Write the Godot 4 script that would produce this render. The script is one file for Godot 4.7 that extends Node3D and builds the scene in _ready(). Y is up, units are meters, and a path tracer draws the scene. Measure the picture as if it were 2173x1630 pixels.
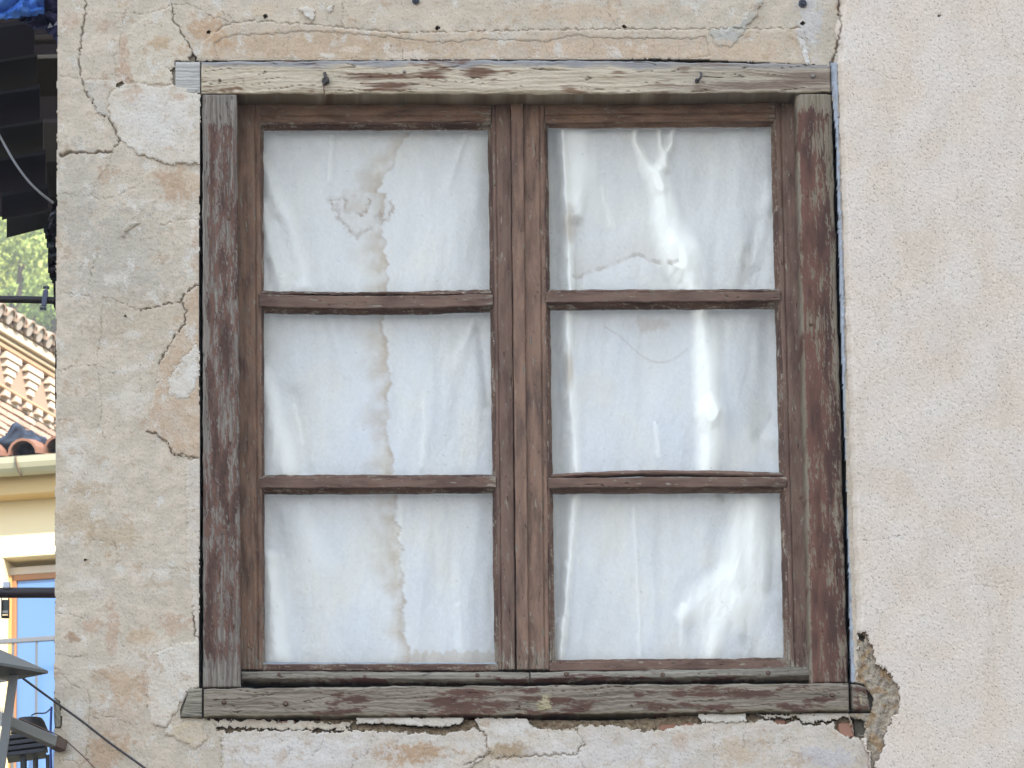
extends Node3D
# An old plastered house wall with a weathered six-pane window. Facade plane: z = 0, street side z > 0.
# Facade coordinates (u right, v down) are about millimetres on the facade, origin at the upper corner of the wall.

const FOCAL := 14000.0
var eye := Vector3(-0.47607, 1.85069, 13.63287)
var fwd: Vector3
var rgt: Vector3
var upv: Vector3
var used := {}
var na := FastNoiseLite.new()
var nb := FastNoiseLite.new()
var nc := FastNoiseLite.new()
var rng := RandomNumberGenerator.new()
var M := {}

# ---------------------------------------------------------------- helpers
func W(u: float, v: float, z := 0.0) -> Vector3:
	var d := fwd * FOCAL + rgt * (u - 1086.5) - upv * (v - 815.0)
	return eye + d * ((z - eye.z) / d.z)

func hit(u: float, v: float, p: Vector3, n: Vector3) -> Vector3:
	var d := fwd * FOCAL + rgt * (u - 1086.5) - upv * (v - 815.0)
	return eye + d * ((p - eye).dot(n) / d.dot(n))

func lin(r: float, g: float, b: float, k := 0.8) -> Color:
	var c := Color(r / 255.0, g / 255.0, b / 255.0).srgb_to_linear()
	return Color(c.r * k, c.g * k, c.b * k)

func numbered(s: String) -> String:
	if not used.has(s):
		used[s] = 0
		return s
	used[s] += 1
	return "%s_%03d" % [s, used[s]]

func thing(called: String, label: String, category: String, at := Vector3.ZERO, group := "", yaw := 0.0) -> Node3D:
	var o := Node3D.new()
	o.name = numbered(called)
	add_child(o, true)
	o.position = at
	o.rotation.y = yaw
	tag(o, label, category, group)
	return o

func tag(o: Node, label: String, category: String, group := "") -> void:
	o.set_meta("label", label)
	o.set_meta("category", category)
	if group:
		o.set_meta("group", group)

func holder(called: String, parent: Node) -> Node3D:
	var o := Node3D.new()
	o.name = called
	parent.add_child(o, true)
	return o

func put(called: String, mesh: Mesh, mat: Material, parent: Node = null) -> MeshInstance3D:
	var o := MeshInstance3D.new()
	o.mesh = mesh
	o.material_override = mat
	if parent == null:
		o.name = numbered(called)
		add_child(o, true)
	else:
		o.name = called
		parent.add_child(o, true)
	return o

func arrays(pos: PackedVector3Array, nor: PackedVector3Array, col: PackedColorArray, idx: PackedInt32Array) -> ArrayMesh:
	var a := []
	a.resize(Mesh.ARRAY_MAX)
	a[Mesh.ARRAY_VERTEX] = pos
	a[Mesh.ARRAY_NORMAL] = nor
	a[Mesh.ARRAY_COLOR] = col
	a[Mesh.ARRAY_INDEX] = idx
	var m := ArrayMesh.new()
	m.add_surface_from_arrays(Mesh.PRIMITIVE_TRIANGLES, a)
	return m

# a lattice of nx columns (to the right) and ny rows (downwards)
func lattice(nx: int, ny: int, pos: PackedVector3Array, col: PackedColorArray) -> ArrayMesh:
	var nor := PackedVector3Array()
	nor.resize(nx * ny)
	for j in ny:
		for i in nx:
			var k := j * nx + i
			var dx := pos[k + (1 if i < nx - 1 else 0)] - pos[k - (1 if i > 0 else 0)]
			var dy := pos[k + (nx if j < ny - 1 else 0)] - pos[k - (nx if j > 0 else 0)]
			nor[k] = dy.cross(dx).normalized()
	var idx := PackedInt32Array()
	idx.resize((nx - 1) * (ny - 1) * 6)
	var w := 0
	for j in ny - 1:
		for i in nx - 1:
			var k := j * nx + i
			idx[w] = k; idx[w + 1] = k + 1; idx[w + 2] = k + nx + 1
			idx[w + 3] = k; idx[w + 4] = k + nx + 1; idx[w + 5] = k + nx
			w += 6
	return arrays(pos, nor, col, idx)

func vmat(rough: float, spec := 0.4) -> StandardMaterial3D:
	var m := StandardMaterial3D.new()
	m.vertex_color_use_as_albedo = true
	m.roughness = rough
	m.metallic_specular = spec
	return m

func cmat(c: Color, rough := 0.85, metal := 0.0, spec := 0.4) -> StandardMaterial3D:
	var m := StandardMaterial3D.new()
	m.albedo_color = c.linear_to_srgb()
	m.roughness = rough
	m.metallic = metal
	m.metallic_specular = spec
	return m

func noise_tex(freq: float, seed_: int, kind := FastNoiseLite.TYPE_SIMPLEX_SMOOTH) -> NoiseTexture2D:
	var t := NoiseTexture2D.new()
	t.width = 512
	t.height = 512
	t.seamless = true
	var n := FastNoiseLite.new()
	n.noise_type = kind
	n.frequency = freq
	n.seed = seed_
	n.fractal_octaves = 4
	t.noise = n
	return t

# coloured boxes, tubes and discs collected into one mesh
func st_new() -> SurfaceTool:
	var s := SurfaceTool.new()
	s.begin(Mesh.PRIMITIVE_TRIANGLES)
	return s

func quad(s: SurfaceTool, a: Vector3, b: Vector3, c: Vector3, d: Vector3, col: Color) -> void:
	var n := (c - a).cross(b - a).normalized()
	for p in [a, b, c, a, c, d]:
		s.set_color(col)
		s.set_normal(n)
		s.add_vertex(p)

# box with chamfered edges: centre, half sizes, basis
func boxc(s: SurfaceTool, at: Vector3, h: Vector3, col: Color, bev := 0.0, bas := Basis.IDENTITY) -> void:
	if bev <= 0.0:
		bev = minf(h.x, minf(h.y, h.z)) * 0.12
	var ax := [Vector3(1, 0, 0), Vector3(0, 1, 0), Vector3(0, 0, 1)]
	var hh := [h.x, h.y, h.z]
	var P := func(sx: float, sy: float, sz: float, big: int) -> Vector3:
		var q := Vector3(sx * (h.x - (0.0 if big == 0 else bev)), sy * (h.y - (0.0 if big == 1 else bev)), sz * (h.z - (0.0 if big == 2 else bev)))
		return at + bas * q
	for a in 3:
		var b := (a + 1) % 3
		var c := (a + 2) % 3
		for sg in [-1.0, 1.0]:
			var r := []
			for k in [[-1.0, -1.0], [1.0, -1.0], [1.0, 1.0], [-1.0, 1.0]]:
				var e := [0.0, 0.0, 0.0]
				e[a] = sg
				e[b] = k[0]
				e[c] = k[1]
				r.append(P.call(e[0], e[1], e[2], a))
			if sg > 0:
				quad(s, r[3], r[2], r[1], r[0], col)
			else:
				quad(s, r[0], r[1], r[2], r[3], col)
		# chamfers along axis a
		for k in [[1.0, 1.0], [1.0, -1.0], [-1.0, -1.0], [-1.0, 1.0]]:
			var e1 := [0.0, 0.0, 0.0]
			e1[b] = k[0]
			e1[c] = k[1]
			e1[a] = -1.0
			var p1: Vector3 = P.call(e1[0], e1[1], e1[2], b)
			var p2: Vector3 = P.call(e1[0], e1[1], e1[2], c)
			e1[a] = 1.0
			var p3: Vector3 = P.call(e1[0], e1[1], e1[2], c)
			var p4: Vector3 = P.call(e1[0], e1[1], e1[2], b)
			var out: Vector3 = bas * (ax[b] * k[0] + ax[c] * k[1])
			if (p3 - p1).cross(p2 - p1).dot(out) > 0:
				quad(s, p1, p2, p3, p4, col)
			else:
				quad(s, p4, p3, p2, p1, col)

func tube(s: SurfaceTool, pts: Array, rad: float, col: Color, sides := 8, rad2 := -1.0) -> void:
	var rings := []
	for i in pts.size():
		var d: Vector3 = (pts[mini(i + 1, pts.size() - 1)] - pts[maxi(i - 1, 0)]).normalized()
		var a := d.cross(Vector3(0.13, 0.2, 0.97)).normalized()
		var b := d.cross(a)
		var r := rad if rad2 < 0 else lerpf(rad, rad2, float(i) / (pts.size() - 1))
		var ring := []
		for k in sides:
			var t := TAU * k / sides
			var n := a * cos(t) + b * sin(t)
			ring.append([pts[i] + n * r, n])
		rings.append(ring)
	for i in pts.size() - 1:
		for k in sides:
			var k2 := (k + 1) % sides
			for q in [rings[i][k], rings[i + 1][k], rings[i + 1][k2], rings[i][k], rings[i + 1][k2], rings[i][k2]]:
				s.set_color(col)
				s.set_normal(q[1])
				s.add_vertex(q[0])
	for e in [0, pts.size() - 1]:
		var n: Vector3 = (pts[e] - pts[1 if e == 0 else e - 1]).normalized()
		for k in sides:
			var k2 := (k + 1) % sides
			for q in ([pts[e], rings[e][k][0], rings[e][k2][0]] if e == 0 else [pts[e], rings[e][k2][0], rings[e][k][0]]):
				s.set_color(col)
				s.set_normal(n)
				s.add_vertex(q)

func bez(a: Array, steps := 6) -> Array:   # smooth curve through points
	var c := Curve3D.new()
	for i in a.size():
		var t: Vector3 = (a[mini(i + 1, a.size() - 1)] - a[maxi(i - 1, 0)]) * 0.17
		c.add_point(a[i], -t, t)
	var out := []
	for i in (a.size() - 1) * steps + 1:
		out.append(c.samplef(float(i) / steps))
	return out

# ---------------------------------------------------------------- the plaster facade
const ST := 2.0
const GU := 100.0
const GV := -90.0
const GN := 1121
const GM := 911
var cell := PackedByteArray()
var crack := PackedFloat32Array()
var plates := {}
var hz := 0.0     # result of the surface functions
var cc := Color.WHITE

func fill_poly(pts: PackedVector2Array, id: int, rough: float, keep := -1) -> void:
	var lo := pts[0]
	var hi := pts[0]
	for p in pts:
		lo = lo.min(p)
		hi = hi.max(p)
	var i0 := maxi(0, int((lo.x - rough - GU) / ST) - 1)
	var i1 := mini(GN - 2, int((hi.x + rough - GU) / ST) + 1)
	var j0 := maxi(0, int((lo.y - rough - GV) / ST) - 1)
	var j1 := mini(GM - 2, int((hi.y + rough - GV) / ST) + 1)
	for j in range(j0, j1 + 1):
		for i in range(i0, i1 + 1):
			var k := j * GN + i
			if keep >= 0 and cell[k] != keep:
				continue
			var u := GU + (i + 0.5) * ST
			var v := GV + (j + 0.5) * ST
			var q := Vector2(u, v)
			if rough > 0.0:
				q += Vector2(na.get_noise_2d(u * 0.05, v * 0.05 + 40) + 0.5 * na.get_noise_2d(u * 0.17, v * 0.17 + 90), na.get_noise_2d(u * 0.05 + 70, v * 0.05) + 0.5 * na.get_noise_2d(u * 0.17 + 31, v * 0.17)) * rough
			if Geometry2D.is_point_in_polygon(q, pts):
				cell[k] = id

func crackline(a: Array, wid: float, depth: float) -> void:
	for s in a.size() / 2 - 1:
		var p := Vector2(a[s * 2], a[s * 2 + 1])
		var q := Vector2(a[s * 2 + 2], a[s * 2 + 3])
		var n := int(p.distance_to(q) / 1.0) + 1
		for t in n:
			var c := p.lerp(q, float(t) / n)
			c += Vector2(na.get_noise_2d(c.x * 0.08, c.y * 0.08) * 3.2 + na.get_noise_2d(c.x * 0.3, c.y * 0.3) * 1.4, na.get_noise_2d(c.x * 0.08 + 50, c.y * 0.08) * 3.2)
			var w := wid * (0.75 + 0.6 * na.get_noise_2d(c.x * 0.05 + 9, c.y * 0.05 + 77))
			var i0 := int((c.x - w - GU) / ST)
			var j0 := int((c.y - w - GV) / ST)
			for dj in int(w) + 2:
				for di in int(w) + 2:
					var i := i0 + di
					var j := j0 + dj
					if i < 0 or j < 0 or i >= GN or j >= GM:
						continue
					var d := Vector2(GU + i * ST, GV + j * ST).distance_to(c) / maxf(w, 0.6)
					if d < 1.3:
						var k := j * GN + i
						crack[k] = maxf(crack[k], depth * clampf(1.3 - d, 0.0, 1.0))

var blobs := []    # u, v, ru, rv, colour, strength

func old_plaster(u: float, v: float, pc := Color.WHITE, pk := 0.0, pid := 0) -> void:
	var n1 := na.get_noise_2d(u * 0.006, v * 0.007)
	var n2 := na.get_noise_2d(u * 0.02 + 33, v * 0.022)
	var n3 := nb.get_noise_2d(u * 0.06, v * 0.06)
	var n4 := nb.get_noise_2d(u * 0.22 + 5, v * 0.22)
	var n5 := nc.get_noise_2d(u * 0.6, v * 0.75)
	var n6 := nb.get_noise_2d(u * 0.035 + 500, v * 0.11)
	hz = 0.0016 * n1 + 0.0009 * n2 + 0.0004 * n3 + 0.0002 * n4 + 0.00012 * n5 + 0.0003 * n6
	var c := lin(206, 190, 169)
	c = c.lerp(lin(216, 198, 176), clampf(0.45 + 1.1 * n2, 0, 1))
	c = c.lerp(lin(196, 183, 164), clampf(0.5 * n1 + 0.6 * n3, 0, 0.8))
	if pk > 0.0:
		c = c.lerp(pc, clampf(pk + 0.55 * nb.get_noise_2d(u * 0.026 + pid * 17, v * 0.026), 0, 1))
	for b in blobs:
		var du: float = (u - b[0]) / b[2]
		var dv: float = (v - b[1]) / b[3]
		var d := du * du + dv * dv
		if d < 2.6:
			var s := 1.0 - sqrt(d) + 0.55 * n3 + 0.35 * n2 + 0.25 * n4
			c = c.lerp(b[4], clampf(s * 2.6, 0, 1) * b[5])
	# ochre stains and white lime spots of their own shape
	var st := nb.get_noise_2d(u * 0.011 + 200, v * 0.013) + 0.45 * n3
	c = c.lerp(lin(190, 158, 126), clampf((st - 0.40) * 2.0, 0, 0.45))
	var li := nb.get_noise_2d(u * 0.016 + 90, v * 0.014 + 300) + 0.4 * n4
	c = c.lerp(lin(224, 216, 204), clampf((li - 0.42) * 4.0, 0, 0.7))
	c = c * (1.0 + 0.07 * n4 + 0.09 * n5 + 0.07 * n6)
	if n5 < -0.62 and n4 < 0.05:
		c = c * 0.72
	cc = c

func surface(id: int, u: float, v: float) -> void:
	if id == 2:      # roughcast
		var n1 := na.get_noise_2d(u * 0.007, v * 0.006)
		var n4 := nb.get_noise_2d(u * 0.10, v * 0.12)
		var n5 := nc.get_noise_2d(u * 0.42, v * 0.42)
		var n6 := nc.get_noise_2d(u * 0.95 + 44, v * 0.95)
		var edge := u - edge_at(v)
		hz = 0.016 + 0.0012 * n1 + 0.0003 * n4 + 0.00035 * n5 + 0.0004 * n6 - 0.013 * pow(clampf(1.0 - edge / 16.0, 0, 1), 2.0)
		var c := lin(228, 209, 189, 0.83).lerp(lin(231, 215, 199, 0.83), clampf(0.5 + 0.6 * n1 + 0.6 * n4, 0, 1))
		c = c.lerp(lin(220, 199, 180, 0.84), clampf(nb.get_noise_2d(u * 0.010 + 800, v * 0.008) * 0.4 + 0.5 * n4, 0, 0.5))
		c = c * (1.0 + 0.05 * n4 + 0.15 * n6 + 0.07 * n5)
		var ws := nb.get_noise_2d(u * 0.012 + 30, v * 0.0035 + 9)
		c = c.lerp(lin(196, 178, 156, 0.85), clampf((ws - 0.22) * 1.2, 0, 0.14))
		c = c.lerp(lin(222, 216, 210, 0.9), clampf((na.get_noise_2d(u * 0.008 + 730, v * 0.009) - 0.1) * 1.2, 0, 0.16))
		var sp := nb.get_noise_2d(u * 0.3 + 400, v * 0.34 + 11)
		if sp < -0.46:
			c = c.lerp(lin(116, 104, 92), clampf((-0.46 - sp) * 6.0, 0, 0.8))
			hz -= 0.0008
		cc = c
		if edge < 9.0:
			cc = cc.lerp(lin(214, 196, 176), 0.5)
	elif id == 3:    # painted edge strip
		var e := clampf((edge_at(v) - u) / 22.0, 0, 1)
		hz = 0.006 - 0.014 * e + 0.0006 * nb.get_noise_2d(u * 0.1, v * 0.05)
		var n := nb.get_noise_2d(u * 0.12 + 70, v * 0.04)
		cc = lin(182, 186, 192).lerp(lin(152, 156, 164), clampf(0.3 + n, 0, 1)) * (1.0 + 0.15 * nc.get_noise_2d(u * 0.5, v * 0.4))
		if n > 0.42:
			cc = cc.lerp(lin(150, 134, 116), 0.7)
	elif id == 4:    # exposed grey mortar
		var n := nb.get_noise_2d(u * 0.05, v * 0.05)
		var n2 := nc.get_noise_2d(u * 0.25, v * 0.25)
		hz = 0.001 + 0.005 * n + 0.0024 * n2
		cc = lin(196, 180, 158).lerp(lin(154, 142, 128), clampf(0.3 + n + 0.5 * n2, 0, 1)) * (1.0 + 0.25 * nc.get_noise_2d(u * 0.7, v * 0.7))
		var oc := na.get_noise_2d(u * 0.03 + 60, v * 0.03)
		cc = cc.lerp(lin(176, 138, 92), clampf(oc * 2.0 - 0.4, 0, 0.6))
	elif id == 5:    # rough bed under the sill
		old_plaster(u, v)
		var n := nb.get_noise_2d(u * 0.06, v * 0.09)
		hz = -0.017 + 0.008 * n + 0.003 * nc.get_noise_2d(u * 0.25, v * 0.3)
		cc = lin(196, 178, 152).lerp(lin(146, 122, 96), clampf(n * 1.2 + 0.35, 0, 1)) * (1.0 + 0.3 * nc.get_noise_2d(u * 0.4, v * 0.5))
	else:
		if plates.has(id):
			var p: Dictionary = plates[id]
			old_plaster(u, v, p.col, p.k, id)
			hz += p.h + p.tu * (u - p.cu) * 0.001 + p.tv * (v - p.cv) * 0.001
		else:
			old_plaster(u, v)

func edge_at(v: float) -> float:    # where the roughcast begins
	var e := 1772.0 + 0.034 * v
	if v < 140.0:
		e = lerpf(1778.0, 1777.0, v / 140.0) + 4.0 * sin(v * 0.07)
	return e + 3.0 * na.get_noise_2d(3.0, v * 0.02) + 0.6 * na.get_noise_2d(8.0, v * 0.1)

func emit(id: int, parent: Node, called: String, mat: Material, skirt: float, edge_col: Color) -> MeshInstance3D:
	var vid := PackedInt32Array()
	vid.resize(GN * GM)
	vid.fill(-1)
	var pos := PackedVector3Array()
	var col := PackedColorArray()
	var idx := PackedInt32Array()
	var off := [0, 1, GN + 1, GN]
	var q := [0, 0, 0, 0]
	var sk := []
	for j in GM - 1:
		var row := j * GN
		for i in GN - 1:
			var k := row + i
			if cell[k] != id:
				continue
			for e in 4:
				var m: int = k + off[e]
				if vid[m] < 0:
					vid[m] = pos.size()
					var u := GU + (m % GN) * ST
					var v := GV + (m / GN) * ST
					surface(id, u, v)
					var cr := crack[m]
					if cr > 0.0:
						hz -= 0.0065 * cr
						cc = cc.lerp(lin(98, 84, 68), clampf(cr * 0.85, 0, 0.75))
					var b := false
					if skirt > 0.0 and id != 1:
						b = cell[m] != id or cell[maxi(m - 1, 0)] != id or cell[maxi(m - GN, 0)] != id or cell[maxi(m - GN - 1, 0)] != id
						if b:
							cc = cc.lerp(edge_col, 0.45)
							hz -= 0.0012
					pos.append(W(u, v) + Vector3(0, 0, hz))
					col.append(cc)
				q[e] = vid[m]
			idx.append_array([q[0], q[1], q[2], q[0], q[2], q[3]])
			# sides where the sheet ends
			if j == 0 or cell[k - GN] != id: sk.append([q[0], q[1]])
			if cell[k + GN] != id: sk.append([q[2], q[3]])
			if i == 0 or cell[k - 1] != id: sk.append([q[3], q[0]])
			if cell[k + 1] != id: sk.append([q[1], q[2]])
	if pos.is_empty():
		print("no cells: %d" % id)
		return null
	var nor := PackedVector3Array()
	nor.resize(pos.size())
	for t in range(0, idx.size(), 3):
		var a := pos[idx[t]]
		var n := (pos[idx[t + 2]] - a).cross(pos[idx[t + 1]] - a)
		nor[idx[t]] += n
		nor[idx[t + 1]] += n
		nor[idx[t + 2]] += n
	for t in nor.size():
		nor[t] = nor[t].normalized()
	if skirt > 0.0:
		for e in sk:
			var a := pos[e[0]]
			var b := pos[e[1]]
			var dn := Vector3(0, 0, -skirt)
			var n := (b - a).cross(Vector3(0, 0, 1)).normalized()
			if (b - a).cross(dn).dot(n) > 0:
				pass
			n = -(b - a).cross(dn).normalized()
			n = Vector3(0, 0, 1).cross(b - a).normalized()
			var s := pos.size()
			pos.append_array([a, b, b + dn, a + dn])
			nor.append_array([n, n, n, n])
			var ec := col[e[0]].lerp(edge_col, 0.7)
			col.append_array([ec, ec, ec, ec])
			idx.append_array([s, s + 2, s + 1, s, s + 3, s + 2])
	return put(called, arrays(pos, nor, col, idx), mat, parent)

func V2(a: Array) -> PackedVector2Array:
	var r := PackedVector2Array()
	for i in a.size() / 2:
		r.append(Vector2(a[i * 2], a[i * 2 + 1]))
	return r

func plate(id: int, a: Array, h: float, col: Color, k: float, tu := 0.0, tv := 0.0, rough := 4.0, keep := -1) -> void:
	var p := V2(a)
	var c := Vector2.ZERO
	for q in p:
		c += q / p.size()
	plates[id] = {"h": h, "col": col, "k": k, "tu": tu, "tv": tv, "cu": c.x, "cv": c.y}
	fill_poly(p, id, rough, keep)

func facade() -> void:
	cell.resize(GN * GM)
	cell.fill(1)
	crack.resize(GN * GM)
	crack.fill(0.0)
	# colour patches of the old wall
	var br := lin(196, 166, 140)
	var lt := lin(226, 214, 198)
	var gy := lin(182, 174, 160)
	for b in [[150, 40, 22, 22, br, 0.45], [225, 55, 26, 18, br, 0.5], [330, 80, 60, 60, lin(212, 196, 174), 0.8], [345, 92, 28, 22, lin(196, 166, 130), 0.7], [262, 110, 14, 40, br, 0.6],
		[265, 160, 20, 24, br, 0.7], [285, 200, 26, 28, br, 0.6], [330, 260, 80, 70, lin(224, 214, 202), 0.8], [380, 205, 14, 10, br, 0.7], [380, 390, 60, 45, lin(196, 166, 138), 0.85],
		[405, 380, 26, 26, lin(212, 190, 164), 0.8], [350, 440, 20, 12, lt, 0.7], [160, 420, 60, 120, gy, 0.5], [250, 560, 120, 130, gy, 0.55], [290, 680, 120, 60, lin(188, 166, 138), 0.35],
		[240, 590, 30, 16, lt, 0.6], [280, 710, 24, 14, lt, 0.6], [412, 480, 10, 70, lt, 0.6], [415, 540, 10, 50, br, 0.6], [290, 780, 30, 12, lt, 0.6], [270, 850, 40, 40, lt, 0.5],
		[160, 960, 40, 40, lt, 0.65], [200, 1010, 50, 30, lt, 0.4], [180, 1040, 50, 20, lin(186, 160, 126), 0.5], [160, 1100, 50, 40, lin(192, 166, 132), 0.5], [240, 1140, 60, 40, lin(192, 166, 132), 0.5],
		[180, 1240, 50, 20, lt, 0.55], [330, 1215, 60, 20, lt, 0.5], [190, 1330, 30, 20, br, 0.75], [238, 1340, 14, 70, br, 0.7], [370, 1325, 40, 24, br, 0.7], [300, 1350, 40, 30, lin(202, 172, 138), 0.6],
		[155, 1355, 18, 12, lin(150, 112, 80), 0.6], [270, 1450, 60, 50, lin(196, 160, 124), 0.55], [305, 1440, 10, 40, br, 0.7], [150, 1500, 40, 60, lin(206, 190, 168), 0.6], [330, 1400, 100, 40, lt, 0.5],
		[250, 1530, 70, 50, br, 0.4], [220, 1600, 60, 40, lin(196, 160, 124), 0.6], [160, 1550, 30, 60, lt, 0.6], [700, 100, 330, 36, lin(202, 174, 144), 0.75], [900, 20, 500, 34, lin(214, 194, 170), 0.5],
		[1180, 100, 40, 14, lin(232, 206, 176), 0.8], [1300, 105, 280, 26, lin(208, 180, 152), 0.6], [860, 118, 60, 12, lin(232, 214, 194), 0.7], [740, 105, 30, 9, lin(226, 206, 184), 0.6], [700, 118, 20, 8, lt, 0.8],
		[1600, 110, 100, 30, lin(212, 186, 158), 0.6], [1720, 40, 34, 80, lin(204, 198, 194), 0.65], [560, 20, 40, 18, lin(214, 190, 160), 0.5], [440, 70, 50, 36, lin(198, 160, 124), 0.7], [1250, 30, 200, 20, lin(206, 178, 148), 0.5],
		[850, 1600, 110, 26, lin(190, 156, 122), 0.9], [1085, 1595, 50, 24, lin(178, 152, 120), 0.9], [650, 1600, 200, 40, lin(222, 214, 206), 0.7], [600, 1610, 24, 18, br, 0.5], [1300, 1600, 200, 40, lin(220, 210, 202), 0.6],
		[1560, 1600, 60, 30, lin(206, 180, 150), 0.6], [1440, 1575, 20, 20, br, 0.5], [1750, 1610, 60, 30, lin(200, 192, 190), 0.7], [230, 1620, 40, 20, br, 0.6], [1100, 1545, 50, 22, lin(228, 218, 206), 0.8]]:
		blobs.append(b)
	# the parts of the surface; later ones lie over earlier ones
	fill_poly(V2([1788, -100, 1778, 60, 1777, 140, 2400, 140, 2400, -100]), 2, 0.0)
	for j in GM - 1:
		var v := GV + (j + 0.5) * ST
		var e := edge_at(v)
		for i in GN - 1:
			var u := GU + (i + 0.5) * ST
			var k := j * GN + i
			if u > e:
				cell[k] = 2
			elif u < 122.5 - 0.0049 * v + 1.4 * na.get_noise_2d(2.0, v * 0.02) + 0.8 * na.get_noise_2d(9.0, v * 0.1):
				cell[k] = 0
	fill_poly(V2([1760, 130, 1776, 134, 1780, 300, 1792, 687, 1796, 1000, 1808, 1300, 1815, 1450, 1802, 1450, 1799, 1300, 1794, 1000, 1782, 690, 1776, 460, 1774, 300, 1768, 210, 1762, 200]), 3, 0.8)
	# old plaster plates
	plate(10, [255, 180, 247, 186, 236, 197, 231, 215, 233, 250, 255, 294, 285, 322, 322, 337, 362, 348, 427, 348, 427, 202, 400, 199, 398, 188, 372, 182, 330, 188, 290, 178], 0.004, lin(222, 209, 192), 0.55, 0.006, 0.004)
	plate(11, [364, 12, 370, 50, 383, 65, 400, 90, 409, 112, 414, 128, 380, 128, 368, 148, 352, 140, 366, 160, 366, 180, 290, 178, 262, 160, 268, 100, 280, 55, 320, 30], 0.002, lin(218, 202, 180), 0.7, 0.0, 0.006)
	plate(12, [385, 641, 395, 657, 393, 689, 378, 706, 357, 738, 337, 774, 336, 797, 325, 842, 316, 888, 311, 916, 332, 923, 353, 937, 371, 965, 388, 967, 427, 974, 427, 603, 406, 612, 388, 629], 0.004, lin(203, 176, 149), 0.7, -0.004, 0.0)
	plate(13, [364, 790, 400, 750, 420, 735, 422, 800, 400, 845, 362, 842, 358, 820], 0.0046, lin(222, 210, 194), 0.85, 0.0, 0.0, 5.0, 12)
	plate(14, [410, 1366, 376, 1366, 340, 1384, 313, 1392, 309, 1428, 311, 1469, 313, 1495, 322, 1536, 340, 1545, 358, 1540, 381, 1495, 403, 1460, 427, 1458, 427, 1363, 414, 1348], 0.004, lin(222, 208, 190), 0.7, 0.006, -0.004)
	plate(15, [396, 980, 394, 1030, 398, 1088, 397, 1204, 405, 1249, 410, 1294, 414, 1348, 427, 1362, 427, 974], 0.003, lin(214, 200, 184), 0.55, 0.004, 0.0)
	plate(16, [457, 68, 492, 50, 536, 45, 588, 49, 661, 53, 728, 60, 845, 71, 926, 69, 1030, 67, 1299, 63, 1444, 63, 1701, 61, 1714, 90, 1722, 140, 1476, 126, 415, 128, 430, 90], 0.0035, lin(210, 186, 160), 0.4, 0.0, -0.02, 2.0)
	plate(17, [500, 72, 536, 74, 580, 73, 625, 66, 728, 70, 845, 81, 930, 90, 1030, 84, 1105, 86, 1163, 88, 1208, 76, 1237, 76, 1262, 82, 1444, 82, 1500, 80, 1510, 122, 1476, 125, 460, 127, 455, 90], 0.0015, lin(206, 182, 157), 0.55, 0.0, -0.01, 2.5, 16)
	plate(18, [1506, 62, 1515, 95, 1530, 97, 1553, 100, 1572, 75, 1600, 40, 1618, 5, 1606, 0, 1588, 27, 1570, 52, 1540, 58], 0.005, lin(190, 184, 172), 0.8, 0.0, 0.0, 4.0)
	plate(19, [1690, 78, 1706, 84, 1720, 136, 1708, 137, 1702, 105], 0.004, lin(230, 224, 214), 0.9, 0.0, 0.0, 2.0)
	plate(20, [634, 18, 648, 14, 668, 22, 664, 44, 650, 36], 0.005, lin(226, 222, 214), 0.9, 0.02, 0.04, 2.0)
	plate(21, [692, 18, 708, 12, 706, 24, 694, 26], 0.004, lin(226, 222, 214), 0.9, 0.0, 0.0, 2.0)
	plate(22, [266, 476, 300, 472, 284, 482, 266, 494, 258, 508, 256, 494], 0.004, lin(200, 180, 152), 0.4, -0.05, -0.06, 2.0)
	plate(23, [234, 170, 174, 172, 185, 200, 196, 214, 205, 238, 218, 247, 231, 249, 230, 210, 240, 186], 0.002, lin(200, 190, 176), 0.5, 0.0, 0.012)
	# bed under the sill, then the plaster plates below it
	fill_poly(V2([430, 1505, 1840, 1505, 1846, 1570, 1800, 1570, 1690, 1550, 1400, 1556, 1220, 1550, 1130, 1552, 1000, 1552, 900, 1566, 640, 1556, 480, 1556, 440, 1530]), 5, 5.0)
	plate(30, [490, 1553, 540, 1551, 640, 1552, 700, 1558, 735, 1551, 800, 1552, 870, 1556, 930, 1562, 985, 1551, 1010, 1547, 1031, 1563, 1035, 1600, 982, 1640, 700, 1730, 476, 1730, 472, 1600, 474, 1556], 0.004, lin(219, 207, 195), 0.5, 0.0, 0.006)
	plate(31, [1012, 1540, 1008, 1524, 1060, 1519, 1112, 1519, 1122, 1534, 1136, 1546, 1190, 1551, 1232, 1556, 1241, 1564, 1237, 1578, 1220, 1599, 1167, 1601, 1110, 1606, 1050, 1606, 1037, 1592, 1033, 1563], 0.005, lin(226, 214, 200), 0.6, 0.0, 0.0)
	plate(32, [1222, 1545, 1240, 1541, 1316, 1543, 1357, 1551, 1403, 1551, 1444, 1541, 1519, 1533, 1581, 1533, 1635, 1529, 1664, 1541, 1684, 1529, 1709, 1539, 1767, 1537, 1776, 1549, 1796, 1566, 1825, 1566, 1842, 1599, 1846, 1640, 1846, 1730, 1060, 1730, 1040, 1614, 1110, 1608, 1222, 1602, 1240, 1580], 0.004, lin(218, 205, 193), 0.45, 0.0, 0.01)
	plate(33, [757, 1523, 800, 1521, 870, 1520, 985, 1520, 978, 1536, 930, 1543, 850, 1538, 800, 1535, 758, 1537], 0.006, lin(228, 218, 204), 0.75, 0.0, 0.03, 2.5)
	plate(34, [1482, 1516, 1520, 1514, 1581, 1514, 1583, 1532, 1520, 1534, 1486, 1533], 0.007, lin(230, 222, 210), 0.8, 0.0, 0.02, 3.0)
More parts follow.
